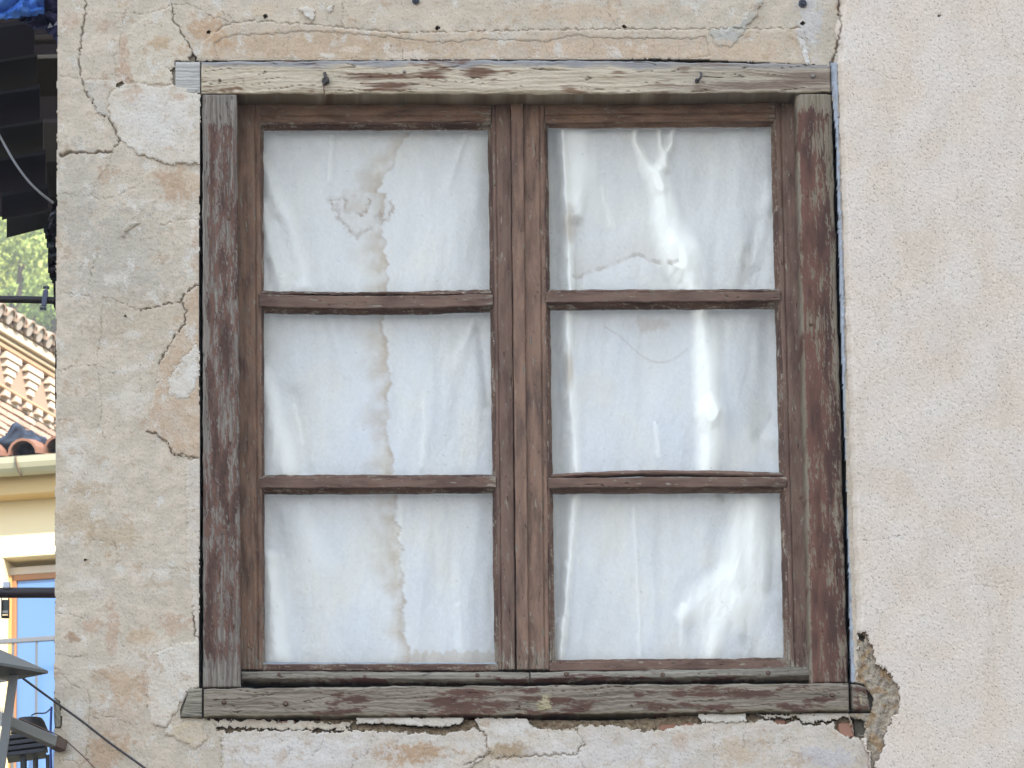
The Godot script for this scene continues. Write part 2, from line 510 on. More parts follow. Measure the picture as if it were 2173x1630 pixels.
	plate(35, [424, 1524, 480, 1530, 560, 1527, 600, 1533, 640, 1530, 700, 1534, 745, 1530, 735, 1548, 640, 1548, 560, 1546, 500, 1544, 440, 1536], 0.0, lin(216, 202, 182), 0.7, 0.0, 0.05, 5.0)
	plate(36, [1600, 1519, 1660, 1516, 1730, 1514, 1815, 1512, 1812, 1520, 1760, 1530, 1706, 1533, 1690, 1522, 1640, 1524], 0.002, lin(222, 212, 198), 0.7, 0.0, 0.05, 5.0)
	plate(37, [358, 1542, 420, 1528, 432, 1546, 438, 1570, 426, 1582, 412, 1590, 396, 1578, 350, 1556], 0.003, lin(210, 188, 158), 0.6, 0.0, 0.0, 3.0)
	fill_poly(V2([1800, 1448, 1819, 1444, 1821, 1342, 1842, 1350, 1852, 1388, 1858, 1412, 1879, 1421, 1904, 1462, 1912, 1487, 1904, 1512, 1883, 1545, 1875, 1582, 1858, 1624, 1852, 1730, 1847, 1730, 1848, 1630, 1846, 1603, 1834, 1566, 1812, 1560, 1800, 1520]), 4, 4.0)
	# openings: the window frame, the gaps round it, broken holes
	fill_poly(V2([371, 129, 1430, 125, 1476, 126, 1762, 139, 1766, 200, 1775, 300, 1784, 687, 1796, 1000, 1803, 1300, 1806, 1446, 1832, 1452, 1854, 1480, 1848, 1514, 1806, 1514, 1500, 1514, 1310, 1526, 700, 1524, 640, 1529, 520, 1526, 383, 1524, 381, 1508, 402, 1462, 422, 1460, 424, 1000, 422, 600, 425, 200, 398, 197, 397, 187, 371, 183]), 0, 0.7)
	fill_poly(V2([360, 150, 372, 140, 373, 183, 368, 182, 366, 162]), 0, 3.0)
	fill_poly(V2([408, 110, 418, 124, 414, 130, 402, 130, 398, 124]), 0, 2.0)
	fill_poly(V2([246, 178, 258, 172, 262, 178, 254, 186, 246, 186]), 0, 2.0)
	for h in [[564, 35, 5], [442, 68, 5], [928, 60, 6], [1325, 56, 5], [1704, 49, 5], [1990, 38, 4], [266, 671, 4], [181, 1188, 4]]:
		var c := []
		for t in 9:
			c.append_array([h[0] + h[2] * cos(t * 0.7), h[1] + h[2] * 0.8 * sin(t * 0.7)])
		fill_poly(V2(c), 0, 1.5)
	fill_poly(V2([1806, 1520, 1836, 1530, 1834, 1562, 1812, 1560]), 0, 3.0)
	fill_poly(V2([112, 1482, 128, 1486, 131, 1545, 112, 1545]), 0, 3.0)
	fill_poly(V2([1819, 1344, 1838, 1350, 1832, 1360, 1820, 1356]), 0, 2.0)
	# cracks
	for a in [[183, 0, 180, 35, 175, 55, 171, 100, 167, 129, 173, 166, 185, 200, 196, 212, 205, 238, 218, 247, 232, 250, 240, 270, 255, 296],
		[255, 296, 239, 322], [364, 12, 370, 50, 383, 65, 392, 82, 400, 92, 407, 110, 414, 126], [385, 641, 350, 645, 339, 652, 315, 654, 297, 659], [427, 603, 406, 612, 388, 629, 385, 641],
		[385, 641, 395, 657, 393, 689, 378, 706, 357, 738, 337, 774], [311, 916, 332, 923, 353, 937, 371, 965, 388, 967, 427, 974], [409, 1294, 414, 1348, 427, 1362], [1035, 1600, 982, 1628]]:
		crackline(a, 1.45, 0.9)
	crackline([239, 322, 160, 325, 142, 325, 126, 331], 2.2, 1.0)
	crackline([150, 324, 126, 331], 3.4, 1.0)
	for a in [[278, 9, 264, 31, 259, 60, 255, 86, 252, 103, 242, 120, 244, 141, 247, 167], [255, 28, 290, 29, 320, 27, 364, 12, 362, 0], [126, 162, 173, 168, 247, 169], [285, 324, 322, 339, 362, 350, 426, 350],
		[239, 322, 232, 345, 215, 375, 195, 405, 192, 416], [126, 411, 192, 418, 220, 422, 250, 416, 280, 400, 305, 386], [122, 626, 150, 623, 185, 628, 200, 632], [297, 659, 270, 648, 240, 636, 217, 631],
		[218, 629, 216, 660, 214, 703, 211, 738, 204, 774, 210, 797, 213, 850, 215, 888, 211, 905, 224, 933], [212, 796, 260, 786], [122, 788, 160, 778, 204, 774], [299, 776, 297, 800, 300, 830], [189, 605, 198, 560, 210, 538], [120, 890, 150, 892],
		[340, 478, 370, 470, 400, 465, 427, 467], [190, 910, 212, 904], [396, 1032, 427, 1027], [320, 1208, 380, 1206, 402, 1212], [240, 1150, 250, 1180, 245, 1200], [195, 1100, 196, 1130, 190, 1140, 220, 1150],
		[114, 1413, 134, 1435, 155, 1455, 180, 1462, 186, 1469, 192, 1496, 188, 1527, 190, 1563, 179, 1607], [114, 1435, 122, 1426], [116, 1386, 140, 1392, 160, 1397, 190, 1390], [116, 1303, 152, 1305, 190, 1315], [121, 1614, 150, 1612, 170, 1625],
		[313, 1392, 340, 1382, 376, 1366], [170, 1625, 200, 1600, 260, 1590], [188, 1527, 230, 1520, 290, 1540], [728, 0, 727, 30, 725, 66], [849, 77, 852, 100, 853, 125], [460, 22, 480, 30, 492, 38], [364, 10, 400, 8, 440, 30, 492, 50],
		[792, 1554, 790, 1580, 779, 1600, 753, 1615, 742, 1640], [845, 1563, 842, 1590], [470, 1552, 471, 1600, 470, 1640], [1020, 1538, 1031, 1563, 1035, 1600], [1222, 1599, 1245, 1640], [1515, 1545, 1516, 1640], [1580, 1534, 1580, 1590],
		[1680, 1565, 1660, 1578, 1600, 1580], [580, 1552, 600, 1580, 620, 1590, 600, 1615], [690, 1560, 680, 1590, 660, 1605], [1262, 84, 1256, 110, 1258, 126], [1290, 0, 1292, 30, 1312, 56], [1035, 1600, 1055, 1628, 1070, 1650], [500, 1595, 520, 1620, 540, 1630]]:
		crackline(a, 0.85, 0.36)
	for a in [[457, 66, 492, 49, 536, 44, 588, 48, 661, 52, 728, 59, 845, 70, 926, 68, 1030, 66, 1299, 62, 1444, 62, 1701, 60]]:
		crackline(a, 2.0, 0.5)
	crackline([1779, -20, 1781, 30, 1784, 55, 1779, 85, 1774, 110, 1768, 130], 2.4, 1.0)
	for a in [[1800, 1152, 1850, 1151, 1885, 1146, 1930, 1136], [1846, 1288, 1868, 1308, 1867, 1334, 1850, 1346, 1822, 1345], [1840, 150, 1880, 170, 1915, 176], [2060, 1240, 2110, 1250, 2150, 1236], [1905, 620, 1930, 690, 1925, 740]]:
		crackline(a, 0.8, 0.28)
	# commit
	var house := thing("old_house", "weathered house wall of cracked and flaking beige plaster round the wooden window", "house")
	var pl: Material = M.plaster
	var edge := lin(226, 214, 196)
	emit(1, house, "plaster_wall", pl, 0.012, lin(200, 184, 160))
	emit(3, house, "edge_strip", pl, 0.02, lin(180, 184, 190))
	emit(5, house, "mortar_bed", pl, 0.03, lin(190, 176, 156))
	for id in plates:
		emit(id, house, "plaster_patch", pl, 0.009, edge)
	var rc := thing("roughcast_wall", "pale grainy roughcast wall running up beside the window", "wall")
	emit(2, rc, "roughcast", pl, 0.03, lin(216, 200, 184))
	emit(4, rc, "broken_mortar", pl, 0.012, lin(176, 162, 144))
	# masonry behind the plaster, the rest of the facade, and a closed room
	var x0 := W(119, 815).x + 0.001
	var xr := W(1800, 815).x
	var a := W(414, 150)
	var b := W(1814, 1500)
	var cw := lin(196, 182, 162)
	var cr2 := lin(218, 206, 190)
	var s := st_new()
	var y0 := W(1000, 1545).y
	var y1 := W(1000, 116).y
	var yt := W(1000, -88).y
	var yb := W(1000, 1728).y
	var bl := func(s: SurfaceTool, xa: float, xb: float, ya: float, yb2: float, za: float, zb: float, c: Color) -> void:
		boxc(s, Vector3((xa + xb) / 2, (ya + yb2) / 2, (za + zb) / 2), Vector3((xb - xa) / 2, (yb2 - ya) / 2, (zb - za) / 2), c, 0.002)
	bl.call(s, x0, a.x, yb, yt, -0.4, -0.013, cw)
	bl.call(s, b.x, 4.5, yb, yt, -0.4, -0.02, lin(120, 112, 100))
	bl.call(s, a.x, b.x, y1, yt, -0.4, -0.03, cw)
	bl.call(s, a.x, b.x, yb, y0, -0.4, -0.03, cw)
	put("wall_body", s.commit(), pl, house)
	s = st_new()
	bl.call(s, x0, xr, yt, 8.2, -0.4, 0.0, cw)
	bl.call(s, x0, xr, -0.2, yb, -0.4, 0.0, cw)
	put("outer_wall", s.commit(), pl, house)
	s = st_new()
	bl.call(s, x0, 4.5, -0.2, 8.2, -5.2, -5.0, cw)
	bl.call(s, x0 + 0.001, x0 + 0.3, -0.2, 8.2, -5.0, -0.4, cw)
	bl.call(s, 4.2, 4.5, -0.2, 8.2, -5.0, -0.4, cw)
	bl.call(s, x0, 4.5, 8.2, 8.4, -5.2, 0.12, lin(120, 84, 62))
	bl.call(s, x0 + 0.3, 4.2, 3.4, 3.6, -5.0, -0.4, lin(150, 130, 110))
	bl.call(s, x0 + 0.3, 4.2, 6.6, 6.8, -5.0, -0.4, lin(220, 214, 204))
	put("inner_room", s.commit(), pl, house)
	s = st_new()
	bl.call(s, xr, 4.5, yt, 8.2, -0.4, 0.015, cr2)
	bl.call(s, xr, 4.5, -0.2, yb, -0.4, 0.015, cr2)
	bl.call(s, W(2320, 815).x, 4.5, yb, yt, -0.02, 0.014, cr2)
	put("roughcast_body", s.commit(), pl, rc)
	# bricks laid bare under the sill
	for r in [[1399, 1537, 1440, 1553, 0.0], [1778, 1534, 1812, 1566, 0.1], [1445, 1534, 1484, 1548, 0.0], [1640, 1528, 1668, 1540, -0.1], [590, 1530, 628, 1540, 0.1]]:
		s = st_new()
		var p := W(r[0], r[1], -0.008)
		var q := W(r[2], r[3], -0.008)
		boxc(s, (p + q) / 2 - Vector3(0, 0, 0.02), Vector3((q.x - p.x) / 2, (p.y - q.y) / 2, 0.021), lin(172, 128, 108) * (1.0 + r[4]), 0.003, Basis(Vector3(0, 0, 1), r[4] * 0.3))
		put("brick", s.commit(), M.brick, house)
	# screws and plug
	for r in [[882, 2, 8], [1703, 8, 9], [1990, 38, 4]]:
		s = st_new()
		var p := W(r[0], r[1], 0.0)
		tube(s, [p - Vector3(0, 0, 0.01), p + Vector3(0, 0, 0.006)], r[2] * 0.001, lin(70, 74, 84), 10)
		tube(s, [p + Vector3(0, 0, 0.006), p + Vector3(0, 0, 0.012)], r[2] * 0.0006, lin(44, 46, 54), 8)
		put("screw", s.commit(), M.iron, house if r[0] < 1800 else rc)
	var plug := plank(house, "wood_plug", [113, 1484, 127, 1488, 130, 1542, 116, 1544], -0.002, 0.06, 8, false)
	plug.set_meta("label", "split grey wooden plug in the wall corner")

# ---------------------------------------------------------------- weathered wood
# styles: 0 lintel, 1 left jamb, 2 right jamb, 3 sill, 4 left casement, 5 right casement, 6 weather bar, 7 bead, 8 plain grey wood, 9 cover strip
func wood(st: int, la: float, ac: float, f: float, t: float) -> void:
	# la, ac: millimetres along and across the grain; f, t: 0..1 along and across
	var o := st * 61.7
	var wk := 1.0 if st in [0, 3, 6, 8] else 0.35
	var warp := (na.get_noise_2d(la * 0.0035 + o, ac * 0.010) * 7.0 + na.get_noise_2d(la * 0.012, ac * 0.03 + o) * 1.0) * wk
	var a := ac + warp
	var g := 0.55 * nc.get_noise_2d(la * 0.0025 + o, a * 0.19) + 0.45 * nc.get_noise_2d(la * 0.008 + o, a * 0.5)
	var g2 := nc.get_noise_2d(la * 0.03 + o + 9, a * 0.8)
	var big := nb.get_noise_2d(la * 0.006 + o, ac * 0.03)
	var fleck := nb.get_noise_2d(la * 0.016 + o * 3.0, a * 0.11) * 0.8 + nc.get_noise_2d(la * 0.055 + o, a * 0.36) * 0.4 + nc.get_noise_2d(la * 0.15 + o, a * 0.8) * 0.25
	var fine := nc.get_noise_2d(la * 0.25 + o, ac * 0.5)
	var cr := absf(nc.get_noise_2d(la * 0.0028 + o * 2.0, a * 0.06))
	var crm := na.get_noise_2d(la * 0.007 + 300 + o, ac * 0.05)
	hz = 0.0009 * g + 0.0005 * g2
	var bare: Color
	var paint := lin(104, 66, 56)
	var cover := -1.0
	match st:
		0:
			bare = lin(216, 199, 174).lerp(lin(174, 156, 130), clampf(0.35 + g * 0.8 + 0.25 * g2, 0, 1))
			bare = bare.lerp(lin(136, 137, 144), clampf((0.24 - t + 0.14 * big) * 5.0, 0, 0.75))
			bare = bare.lerp(lin(140, 122, 92), clampf((t - 0.84 + 0.2 * g) * 5.0, 0, 0.7))
			var bl := nb.get_noise_2d(la * 0.007 + 50, ac * 0.035 + 8) + 0.35 * g
			bare = bare.lerp(lin(112, 72, 44), clampf((bl - 0.30) * 3.2, 0, 0.75))
			for k in [[0.44, 0.36, 0.034, 0.22], [0.28, 0.47, 0.07, 0.13], [0.365, 0.4, 0.03, 0.14], [0.97, 0.5, 0.09, 0.3], [0.88, 0.72, 0.1, 0.18], [0.3, 0.76, 0.05, 0.12]]:
				var d := Vector2((f - k[0]) / k[2], (t - k[1]) / k[3]).length()
				bare = bare.lerp(lin(98, 58, 34), clampf((1.0 - d + 0.5 * g) * 1.6, 0, 0.85))
			bare = bare.lerp(lin(152, 140, 126), 0.45 * smoothstep(0.66, 0.8, f + 0.06 * g))
		1, 2:
			bare = lin(150, 140, 128).lerp(lin(98, 84, 74), clampf(0.4 + g + 0.4 * g2, 0, 1))
			cover = 0.36 + 0.75 * big - 0.9 * fleck * (0.7 + 0.5 * t) - 0.35 * g - 0.25 * t
			paint = lin(120, 88, 74).lerp(lin(80, 58, 48), clampf(0.5 + big + 0.7 * fleck, 0, 1))
			if st == 1:
				cover -= clampf((0.055 + 0.012 * g - f) * 90.0, 0, 3)
				cover -= clampf((0.22 - t) * 5.0, 0, 1.1) * (1.0 if f < 0.6 else 0.4)
				cover -= clampf((f - 0.94) * 30.0, 0, 2)
			else:
				paint = lin(118, 82, 68).lerp(lin(82, 58, 49), clampf(0.4 + big * 1.3 + 0.4 * fine + (t - 0.5), 0, 1))
				cover += 0.22
				cover -= clampf((t - 0.72) * 3.0, 0, 1.0) * clampf(1.2 - 1.2 * f, 0.1, 1.0)
				cover -= clampf((0.035 - f) * 60.0, 0, 2)
				cover -= clampf((0.10 - t) * 12.0, 0, 0.7)
				bare = bare.lerp(lin(150, 134, 104), 0.4)
				for k in [[0.08, 0.62, 0.03, 0.5], [0.385, 0.35, 0.02, 0.5]]:
					var d := Vector2((f - k[0]) / k[2], (t - k[1]) / k[3]).length()
					if d < 1.2:
						cover -= clampf(1.1 - d + g * 1.5, 0, 1.3)
		3:
			bare = lin(160, 146, 128).lerp(lin(108, 95, 80), clampf(0.4 + g * 1.1 + 0.4 * g2, 0, 1))
			bare = bare.lerp(lin(116, 104, 78), clampf((t - 0.8) * 4.0, 0, 0.6))
			cover = -0.20 + 1.1 * big - 0.45 * fleck - 0.2 * g + 0.25 * sin(f * 9.0 - 1.0) + lerpf(-0.25, 0.28, smoothstep(0.28, 0.42, f) * (1.0 - smoothstep(0.8, 0.92, f))) - clampf((0.18 - t) * 3.0, 0, 0.8)
			paint = lin(118, 84, 70).lerp(lin(92, 66, 54), clampf(0.5 + big, 0, 1))
			for k in [[0.53, 0.58, 0.011, 0.22], [0.524, 0.68, 0.006, 0.16]]:
				var d := Vector2((f - k[0]) / k[2], (t - k[1]) / k[3]).length() + 0.7 * big + 0.35 * fine
				if d < 1.0:
					bare = lin(176, 162, 128)
					cover -= 2.0
					hz += 0.0015
		4, 5, 7, 9:
			bare = lin(166, 152, 134).lerp(lin(112, 98, 84), clampf(0.4 + g, 0, 1))
			cover = 0.85 - 0.45 * fleck + 0.35 * big - 0.2 * fine
			cover -= clampf(nb.get_noise_2d(la * 0.02 + 20 + o, ac * 0.09) * 2.4 - 0.50, 0, 1.6)
			cover -= clampf((f - 0.92) * 16.0, 0, 1.0) * clampf(0.7 - fleck, 0, 1.2) + clampf((0.03 - f) * 20.0, 0, 0.6)
			var smooth_c := lin(150, 117, 94) if st == 4 else lin(142, 111, 95)
			paint = smooth_c.lerp(lin(102, 77, 65), clampf(0.35 + 1.0 * big + 0.25 * g + 0.35 * fleck, 0, 1))
			paint = paint.lerp(lin(146, 122, 104), clampf(nb.get_noise_2d(la * 0.012 + 77, ac * 0.05 + o) * 1.3, 0, 0.45))
			if st == 5:
				paint = paint.lerp(lin(94, 74, 64), 0.3)
			if st == 9:
				paint = lin(150, 118, 98).lerp(lin(104, 82, 70), clampf(0.35 + big * 0.9 + 0.4 * fleck, 0, 1))
			if st == 7:
				paint = lin(120, 90, 74).lerp(lin(82, 62, 54), clampf(0.5 + big + 0.4 * fine, 0, 1))
				cover -= 0.28 + 0.4 * clampf(fine, -1, 1)
		6:
			bare = lin(152, 142, 126).lerp(lin(104, 94, 80), clampf(0.4 + g + 0.3 * g2, 0, 1))
			cover = -0.5 + 1.1 * big + 1.1 * (t - 0.45) - 0.5 * fleck
			paint = lin(96, 66, 58)
		10:
			bare = lin(206, 200, 190).lerp(lin(160, 154, 146), clampf(0.4 + g + 0.4 * g2, 0, 1))
		11:
			bare = lin(170, 176, 182).lerp(lin(128, 128, 130), clampf(0.4 + g + 0.5 * g2, 0, 1))
		_:
			bare = lin(164, 154, 134).lerp(lin(96, 88, 78), clampf(0.4 + g + 0.4 * g2, 0, 1))
	var p := clampf(cover * 6.0 + 0.2 * fine, 0, 1)
	var c := bare * (1.0 + 0.16 * g2 + 0.10 * fine)
	c = c.lerp(paint * (1.0 + 0.10 * fine + 0.05 * g2), p)
	hz = hz * (1.0 - 0.55 * p) + 0.0007 * p
	# drying cracks along the grain
	var lim := (0.05 if st in [0, 3, 10] else 0.034) * clampf(crm * 2.4 + 0.1, 0.0, 1.0) * (1.0 - 0.55 * p if st != 0 else 1.0)
	if cr < lim:
		var d := 1.0 - cr / lim
		hz -= 0.004 * d
		c = c.lerp(lin(62, 52, 44), 0.65 * d)
	cc = c

# a board: corners tl, tr, br, bl in facade coordinates at depth z, th deep; horiz = grain runs sideways
# opt: prof (pairs: place across 0..1, depth), sag, bev, wob, step
func plank(parent: Node, called: String, q: Array, z: float, th: float, style: int, horiz: bool, opt := {}) -> MeshInstance3D:
	var tl := Vector2(q[0], q[1])
	var tr := Vector2(q[2], q[3])
	var br := Vector2(q[4], q[5])
	var bl := Vector2(q[6], q[7])
	var wx := (tl.distance_to(tr) + bl.distance_to(br)) / 2
	var wy := (tl.distance_to(bl) + tr.distance_to(br)) / 2
	var along: float = wx if horiz else wy
	var across: float = wy if horiz else wx
	var stp: float = opt.get("step", 1.5)
	var bev: float = opt.get("bev", 2.0)
	var wob: float = opt.get("wob", 1.0)
	var sag: Array = opt.get("sag", [0.0, 0.0])
	var prof: Array = opt.get("prof", [])
	var axis := func(len_: float, step_: float) -> Array:
		var b := minf(bev, len_ * 0.3)
		var r := [[0.0, -th], [0.0, -bev * 0.001 - 0.0003], [b * 0.3 / len_, -bev * 0.0004], [b / len_, 0.0]]
		var n := int((len_ - 2 * b) / step_)
		for i in range(1, n):
			r.append([lerpf(b, len_ - b, float(i) / n) / len_, 0.0])
		r.append_array([[1.0 - b / len_, 0.0], [1.0 - b * 0.3 / len_, -bev * 0.0004], [1.0, -bev * 0.001 - 0.0003], [1.0, -th]])
		return r
	var ax: Array = axis.call(wx, stp * 2.0 if horiz else stp)
	var ay: Array = axis.call(wy, stp if horiz else stp * 2.0)
	var nx := ax.size()
	var ny := ay.size()
	var pos := PackedVector3Array()
	var col := PackedColorArray()
	pos.resize(nx * ny)
	col.resize(nx * ny)
	var sd := tl.x * 0.37 + tl.y * 0.53
	for j in ny:
		for i in nx:
			var x: float = ax[i][0]
			var y: float = ay[j][0]
			var p := tl.lerp(tr, x).lerp(bl.lerp(br, x), y)
			var f := x if horiz else y
			var t := y if horiz else x
			var wv := (na.get_noise_2d(f * along * 0.012 + sd, t * 3.0) + 0.5 * na.get_noise_2d(f * along * 0.05 + sd, t * 2.0 + 30)) * wob
			wv += lerpf(sag[0], sag[1], t) * sin(PI * pow(f, opt.get("sagp", 1.0)))
			if horiz:
				p.y += wv
			else:
				p.x += wv
			wood(style, f * along + sd * 7.0, t * across + sd, f, t)
			var dz := minf(ax[i][1], ay[j][1])
			var side := dz < -0.004
			if not side:
				if prof.size():
					var pz: float = prof[prof.size() - 1][1]
					for k in prof.size() - 1:
						if t <= prof[k + 1][0]:
							pz = lerpf(prof[k][1], prof[k + 1][1], clampf((t - prof[k][0]) / maxf(prof[k + 1][0] - prof[k][0], 1e-5), 0, 1))
							break
					dz += pz
				dz += hz
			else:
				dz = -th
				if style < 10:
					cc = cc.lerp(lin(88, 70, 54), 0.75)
			pos[j * nx + i] = W(p.x, p.y, z) + Vector3(0, 0, dz)
			col[j * nx + i] = cc
	return put(called, lattice(nx, ny, pos, col), M.wood, parent)

func nail(parent: Node, u: float, v: float, z: float, r: float, dark := true) -> void:
	var s := st_new()
	var p := W(u, v, z)
	tube(s, [p - Vector3(0, 0, 0.004), p + Vector3(0, 0, 0.0015), p + Vector3(0, 0, 0.0028)], r * 0.001, lin(104, 78, 62) if dark else lin(140, 132, 124), 9, r * 0.0006)
	put("nail", s.commit(), M.iron, parent)

func window() -> void:
	var base := W(1090, 1520, 0.0)
	var win := thing("wooden_window", "old six-pane wooden window with peeling red-brown paint set in a grey weathered frame", "window")
	plank(win, "lintel_beam", [427, 131, 1762, 137, 1763, 196, 427, 199], 0.004, 0.14, 0, true, {"wob": 1.6, "bev": 3.0, "sag": [-6.0, 3.0]})
	plank(win, "lintel_end", [372, 131, 425, 131, 425, 198, 372, 197], 0.002, 0.08, 10, true, {"bev": 2.0}).set_meta("label", "sawn grey beam end let into the plaster")
	plank(win, "sill_beam", [431, 1460, 1802, 1449, 1803, 1511, 431, 1523], 0.014, 0.14, 3, true, {"wob": 1.8, "bev": 4.0, "sag": [-1.0, 2.0]})
	plank(win, "sill_end", [402, 1461, 429, 1460, 429, 1523, 383, 1522], 0.010, 0.09, 8, true, {"bev": 2.0})
	plank(win, "sill_end", [1804, 1449, 1840, 1460, 1850, 1508, 1805, 1511], 0.008, 0.09, 3, true, {"bev": 7.0, "wob": 3.0})
	plank(win, "jamb", [429, 200, 503, 200, 511, 1458, 431, 1459], 0.003, 0.14, 1, false, {"wob": 1.2, "bev": 3.0})
	plank(win, "jamb", [1690, 199, 1765, 199, 1800, 1448, 1721, 1449], 0.004, 0.14, 2, false, {"wob": 1.4, "bev": 3.0, "prof": [[0.0, -0.012], [0.15, 0.0], [0.85, 0.0], [1.0, -0.006]]})
	# casements
	var zc := -0.078
	for side in 2:
		var L := side == 0
		var c := holder("casement", win)
		var st := 4 if L else 5
		var mu := {"wob": 0.8, "bev": 2.0}
		var ml := {"wob": 0.8, "bev": 2.0, "prof": [[0.0, 0.0], [0.74, 0.0], [0.77, -0.004], [0.80, -0.0045], [0.83, -0.001], [1.0, -0.002]]}
		var mr := {"wob": 0.8, "bev": 2.0, "prof": [[0.0, -0.002], [0.17, -0.001], [0.2, -0.0045], [0.23, -0.004], [0.26, 0.0], [1.0, 0.0]]}
		if L:
			plank(c, "stile", [497, 205, 552, 205, 558, 1421, 505, 1421], zc, 0.05, 4, false, ml)
			plank(c, "stile", [1043, 205, 1084, 205, 1094, 1421, 1058, 1421], zc - 0.001, 0.05, 5, false, mr)
			plank(c, "top_rail", [552, 205, 1043, 205, 1042, 258, 552, 260], zc - 0.0015, 0.05, 4, true, ml)
			plank(c, "bottom_rail", [558, 1409, 1058, 1409, 1058, 1424, 558, 1424], zc - 0.001, 0.05, 7, true, mu)
			plank(c, "glazing_bead", [551, 258, 559, 268, 562, 1408, 557, 1410], zc - 0.003, 0.03, 7, false, {"bev": 1.0, "prof": [[0.0, 0.0], [0.4, -0.001], [0.5, -0.007], [1.0, -0.018]]})
			plank(c, "glazing_bead", [1036, 268, 1044, 260, 1060, 1408, 1050, 1404], zc - 0.003, 0.03, 7, false, {"bev": 1.0, "prof": [[0.0, -0.018], [0.5, -0.007], [0.6, -0.001], [1.0, 0.0]]})
			plank(c, "glazing_bead", [551, 259, 1043, 259, 1037, 272, 557, 273], zc - 0.003, 0.03, 7, true, {"bev": 1.0, "prof": [[0.0, 0.0], [0.4, -0.001], [0.5, -0.007], [1.0, -0.018]]})
			plank(c, "glazing_bead", [560, 1402, 1050, 1403, 1058, 1412, 556, 1412], zc - 0.002, 0.03, 11, true, {"bev": 1.0, "prof": [[0.0, -0.018], [0.5, -0.007], [0.6, -0.001], [1.0, 0.0]]})
			for bar in [[548, 623, 1046, 623, 1046, 648, 549, 651, 6.0, 5.0], [550, 1013, 1053, 1012, 1053, 1034, 550, 1036, 0.5, 0.5]]:
				plank(c, "glazing_bar", bar.slice(0, 8), zc + 0.001, 0.03, 5, true, {"wob": 1.0, "bev": 2.0, "sag": [bar[9], bar[8]]})
			plank(c, "glazing_bead", [557, 613, 1039, 613, 1045, 624, 549, 624], zc - 0.004, 0.025, 7, true, {"bev": 1.0, "sag": [4.0, 1.0], "sagp": 0.6, "wob": 1.8, "prof": [[0.0, -0.012], [0.7, 0.0], [1.0, -0.002]]})
			plank(c, "glazing_bead", [550, 651, 1045, 649, 1039, 658, 557, 660], zc - 0.004, 0.025, 7, true, {"bev": 1.0, "sag": [5.0, 5.0], "prof": [[0.0, 0.0], [1.0, -0.014]]})
			plank(c, "glazing_bead", [556, 1006, 1050, 1005, 1053, 1013, 550, 1014], zc - 0.004, 0.025, 7, true, {"bev": 1.0, "wob": 1.4, "prof": [[0.0, -0.012], [0.8, 0.0], [1.0, -0.002]]})
			plank(c, "glazing_bead", [550, 1036, 1052, 1034, 1046, 1043, 557, 1045], zc - 0.004, 0.025, 7, true, {"bev": 1.0, "prof": [[0.0, 0.0], [1.0, -0.014]]})
			plank(c, "weather_bar", [511, 1422, 1124, 1424, 1124, 1449, 512, 1446], -0.040, 0.05, 6, true, {"wob": 1.0, "bev": 3.0, "prof": [[0.0, -0.012], [0.35, -0.002], [0.7, 0.0], [1.0, -0.010]]})
			for n in [[592, 1431], [774, 1436], [1013, 1433]]:
				nail(c, n[0], n[1], -0.041, 5.0)
			pane(c, [552, 264, 1042, 264, 1044, 630, 554, 634])
			pane(c, [552, 640, 1044, 640, 1050, 1022, 556, 1024])
			pane(c, [554, 1026, 1050, 1026, 1056, 1408, 558, 1410])
		else:
			plank(c, "stile", [1108, 205, 1155, 205, 1166, 1421, 1120, 1421], zc, 0.05, 9, false, ml)
			plank(c, "stile", [1645, 205, 1700, 205, 1728, 1421, 1678, 1421], zc, 0.05, 5, false, mr)
			plank(c, "top_rail", [1155, 205, 1645, 205, 1646, 251, 1156, 256], zc - 0.0015, 0.05, 4, true, ml)
			plank(c, "bottom_rail", [1166, 1404, 1678, 1401, 1678, 1420, 1166, 1424], zc - 0.001, 0.05, 5, true, mu)
			plank(c, "glazing_bead", [1154, 254, 1163, 264, 1179, 1398, 1166, 1404], zc - 0.003, 0.03, 7, false, {"bev": 1.0, "prof": [[0.0, 0.0], [0.4, -0.001], [0.5, -0.007], [1.0, -0.018]]})
			plank(c, "glazing_bead", [1637, 262, 1647, 252, 1680, 1402, 1665, 1396], zc - 0.003, 0.03, 7, false, {"bev": 1.0, "prof": [[0.0, -0.018], [0.5, -0.007], [0.6, -0.001], [1.0, 0.0]]})
			plank(c, "glazing_bead", [1154, 255, 1646, 251, 1638, 265, 1163, 268], zc - 0.003, 0.03, 4, true, {"bev": 1.0, "prof": [[0.0, 0.0], [0.4, -0.001], [0.5, -0.007], [1.0, -0.018]]})
			plank(c, "glazing_bead", [1178, 1397, 1666, 1393, 1680, 1402, 1168, 1406], zc - 0.003, 0.03, 7, true, {"bev": 1.0, "wob": 1.5, "prof": [[0.0, -0.018], [0.5, -0.007], [0.6, -0.001], [1.0, 0.0]]})
			for bar in [[1158, 620, 1658, 619, 1658, 638, 1158, 643, 0.5, 0.5], [1163, 1014, 1671, 1012, 1671, 1033, 1165, 1036, 0.5, 0.5]]:
				plank(c, "glazing_bar", bar.slice(0, 8), zc + 0.001, 0.03, 5, true, {"wob": 1.0, "bev": 2.0})
			plank(c, "glazing_bead", [1163, 612, 1651, 611, 1657, 620, 1160, 621], zc - 0.004, 0.025, 7, true, {"bev": 1.0, "wob": 1.2, "prof": [[0.0, -0.012], [0.7, 0.0], [1.0, -0.002]]})
			plank(c, "glazing_bead", [1159, 643, 1657, 638, 1648, 651, 1168, 654], zc - 0.004, 0.025, 7, true, {"bev": 1.0, "prof": [[0.0, 0.0], [1.0, -0.014]]})
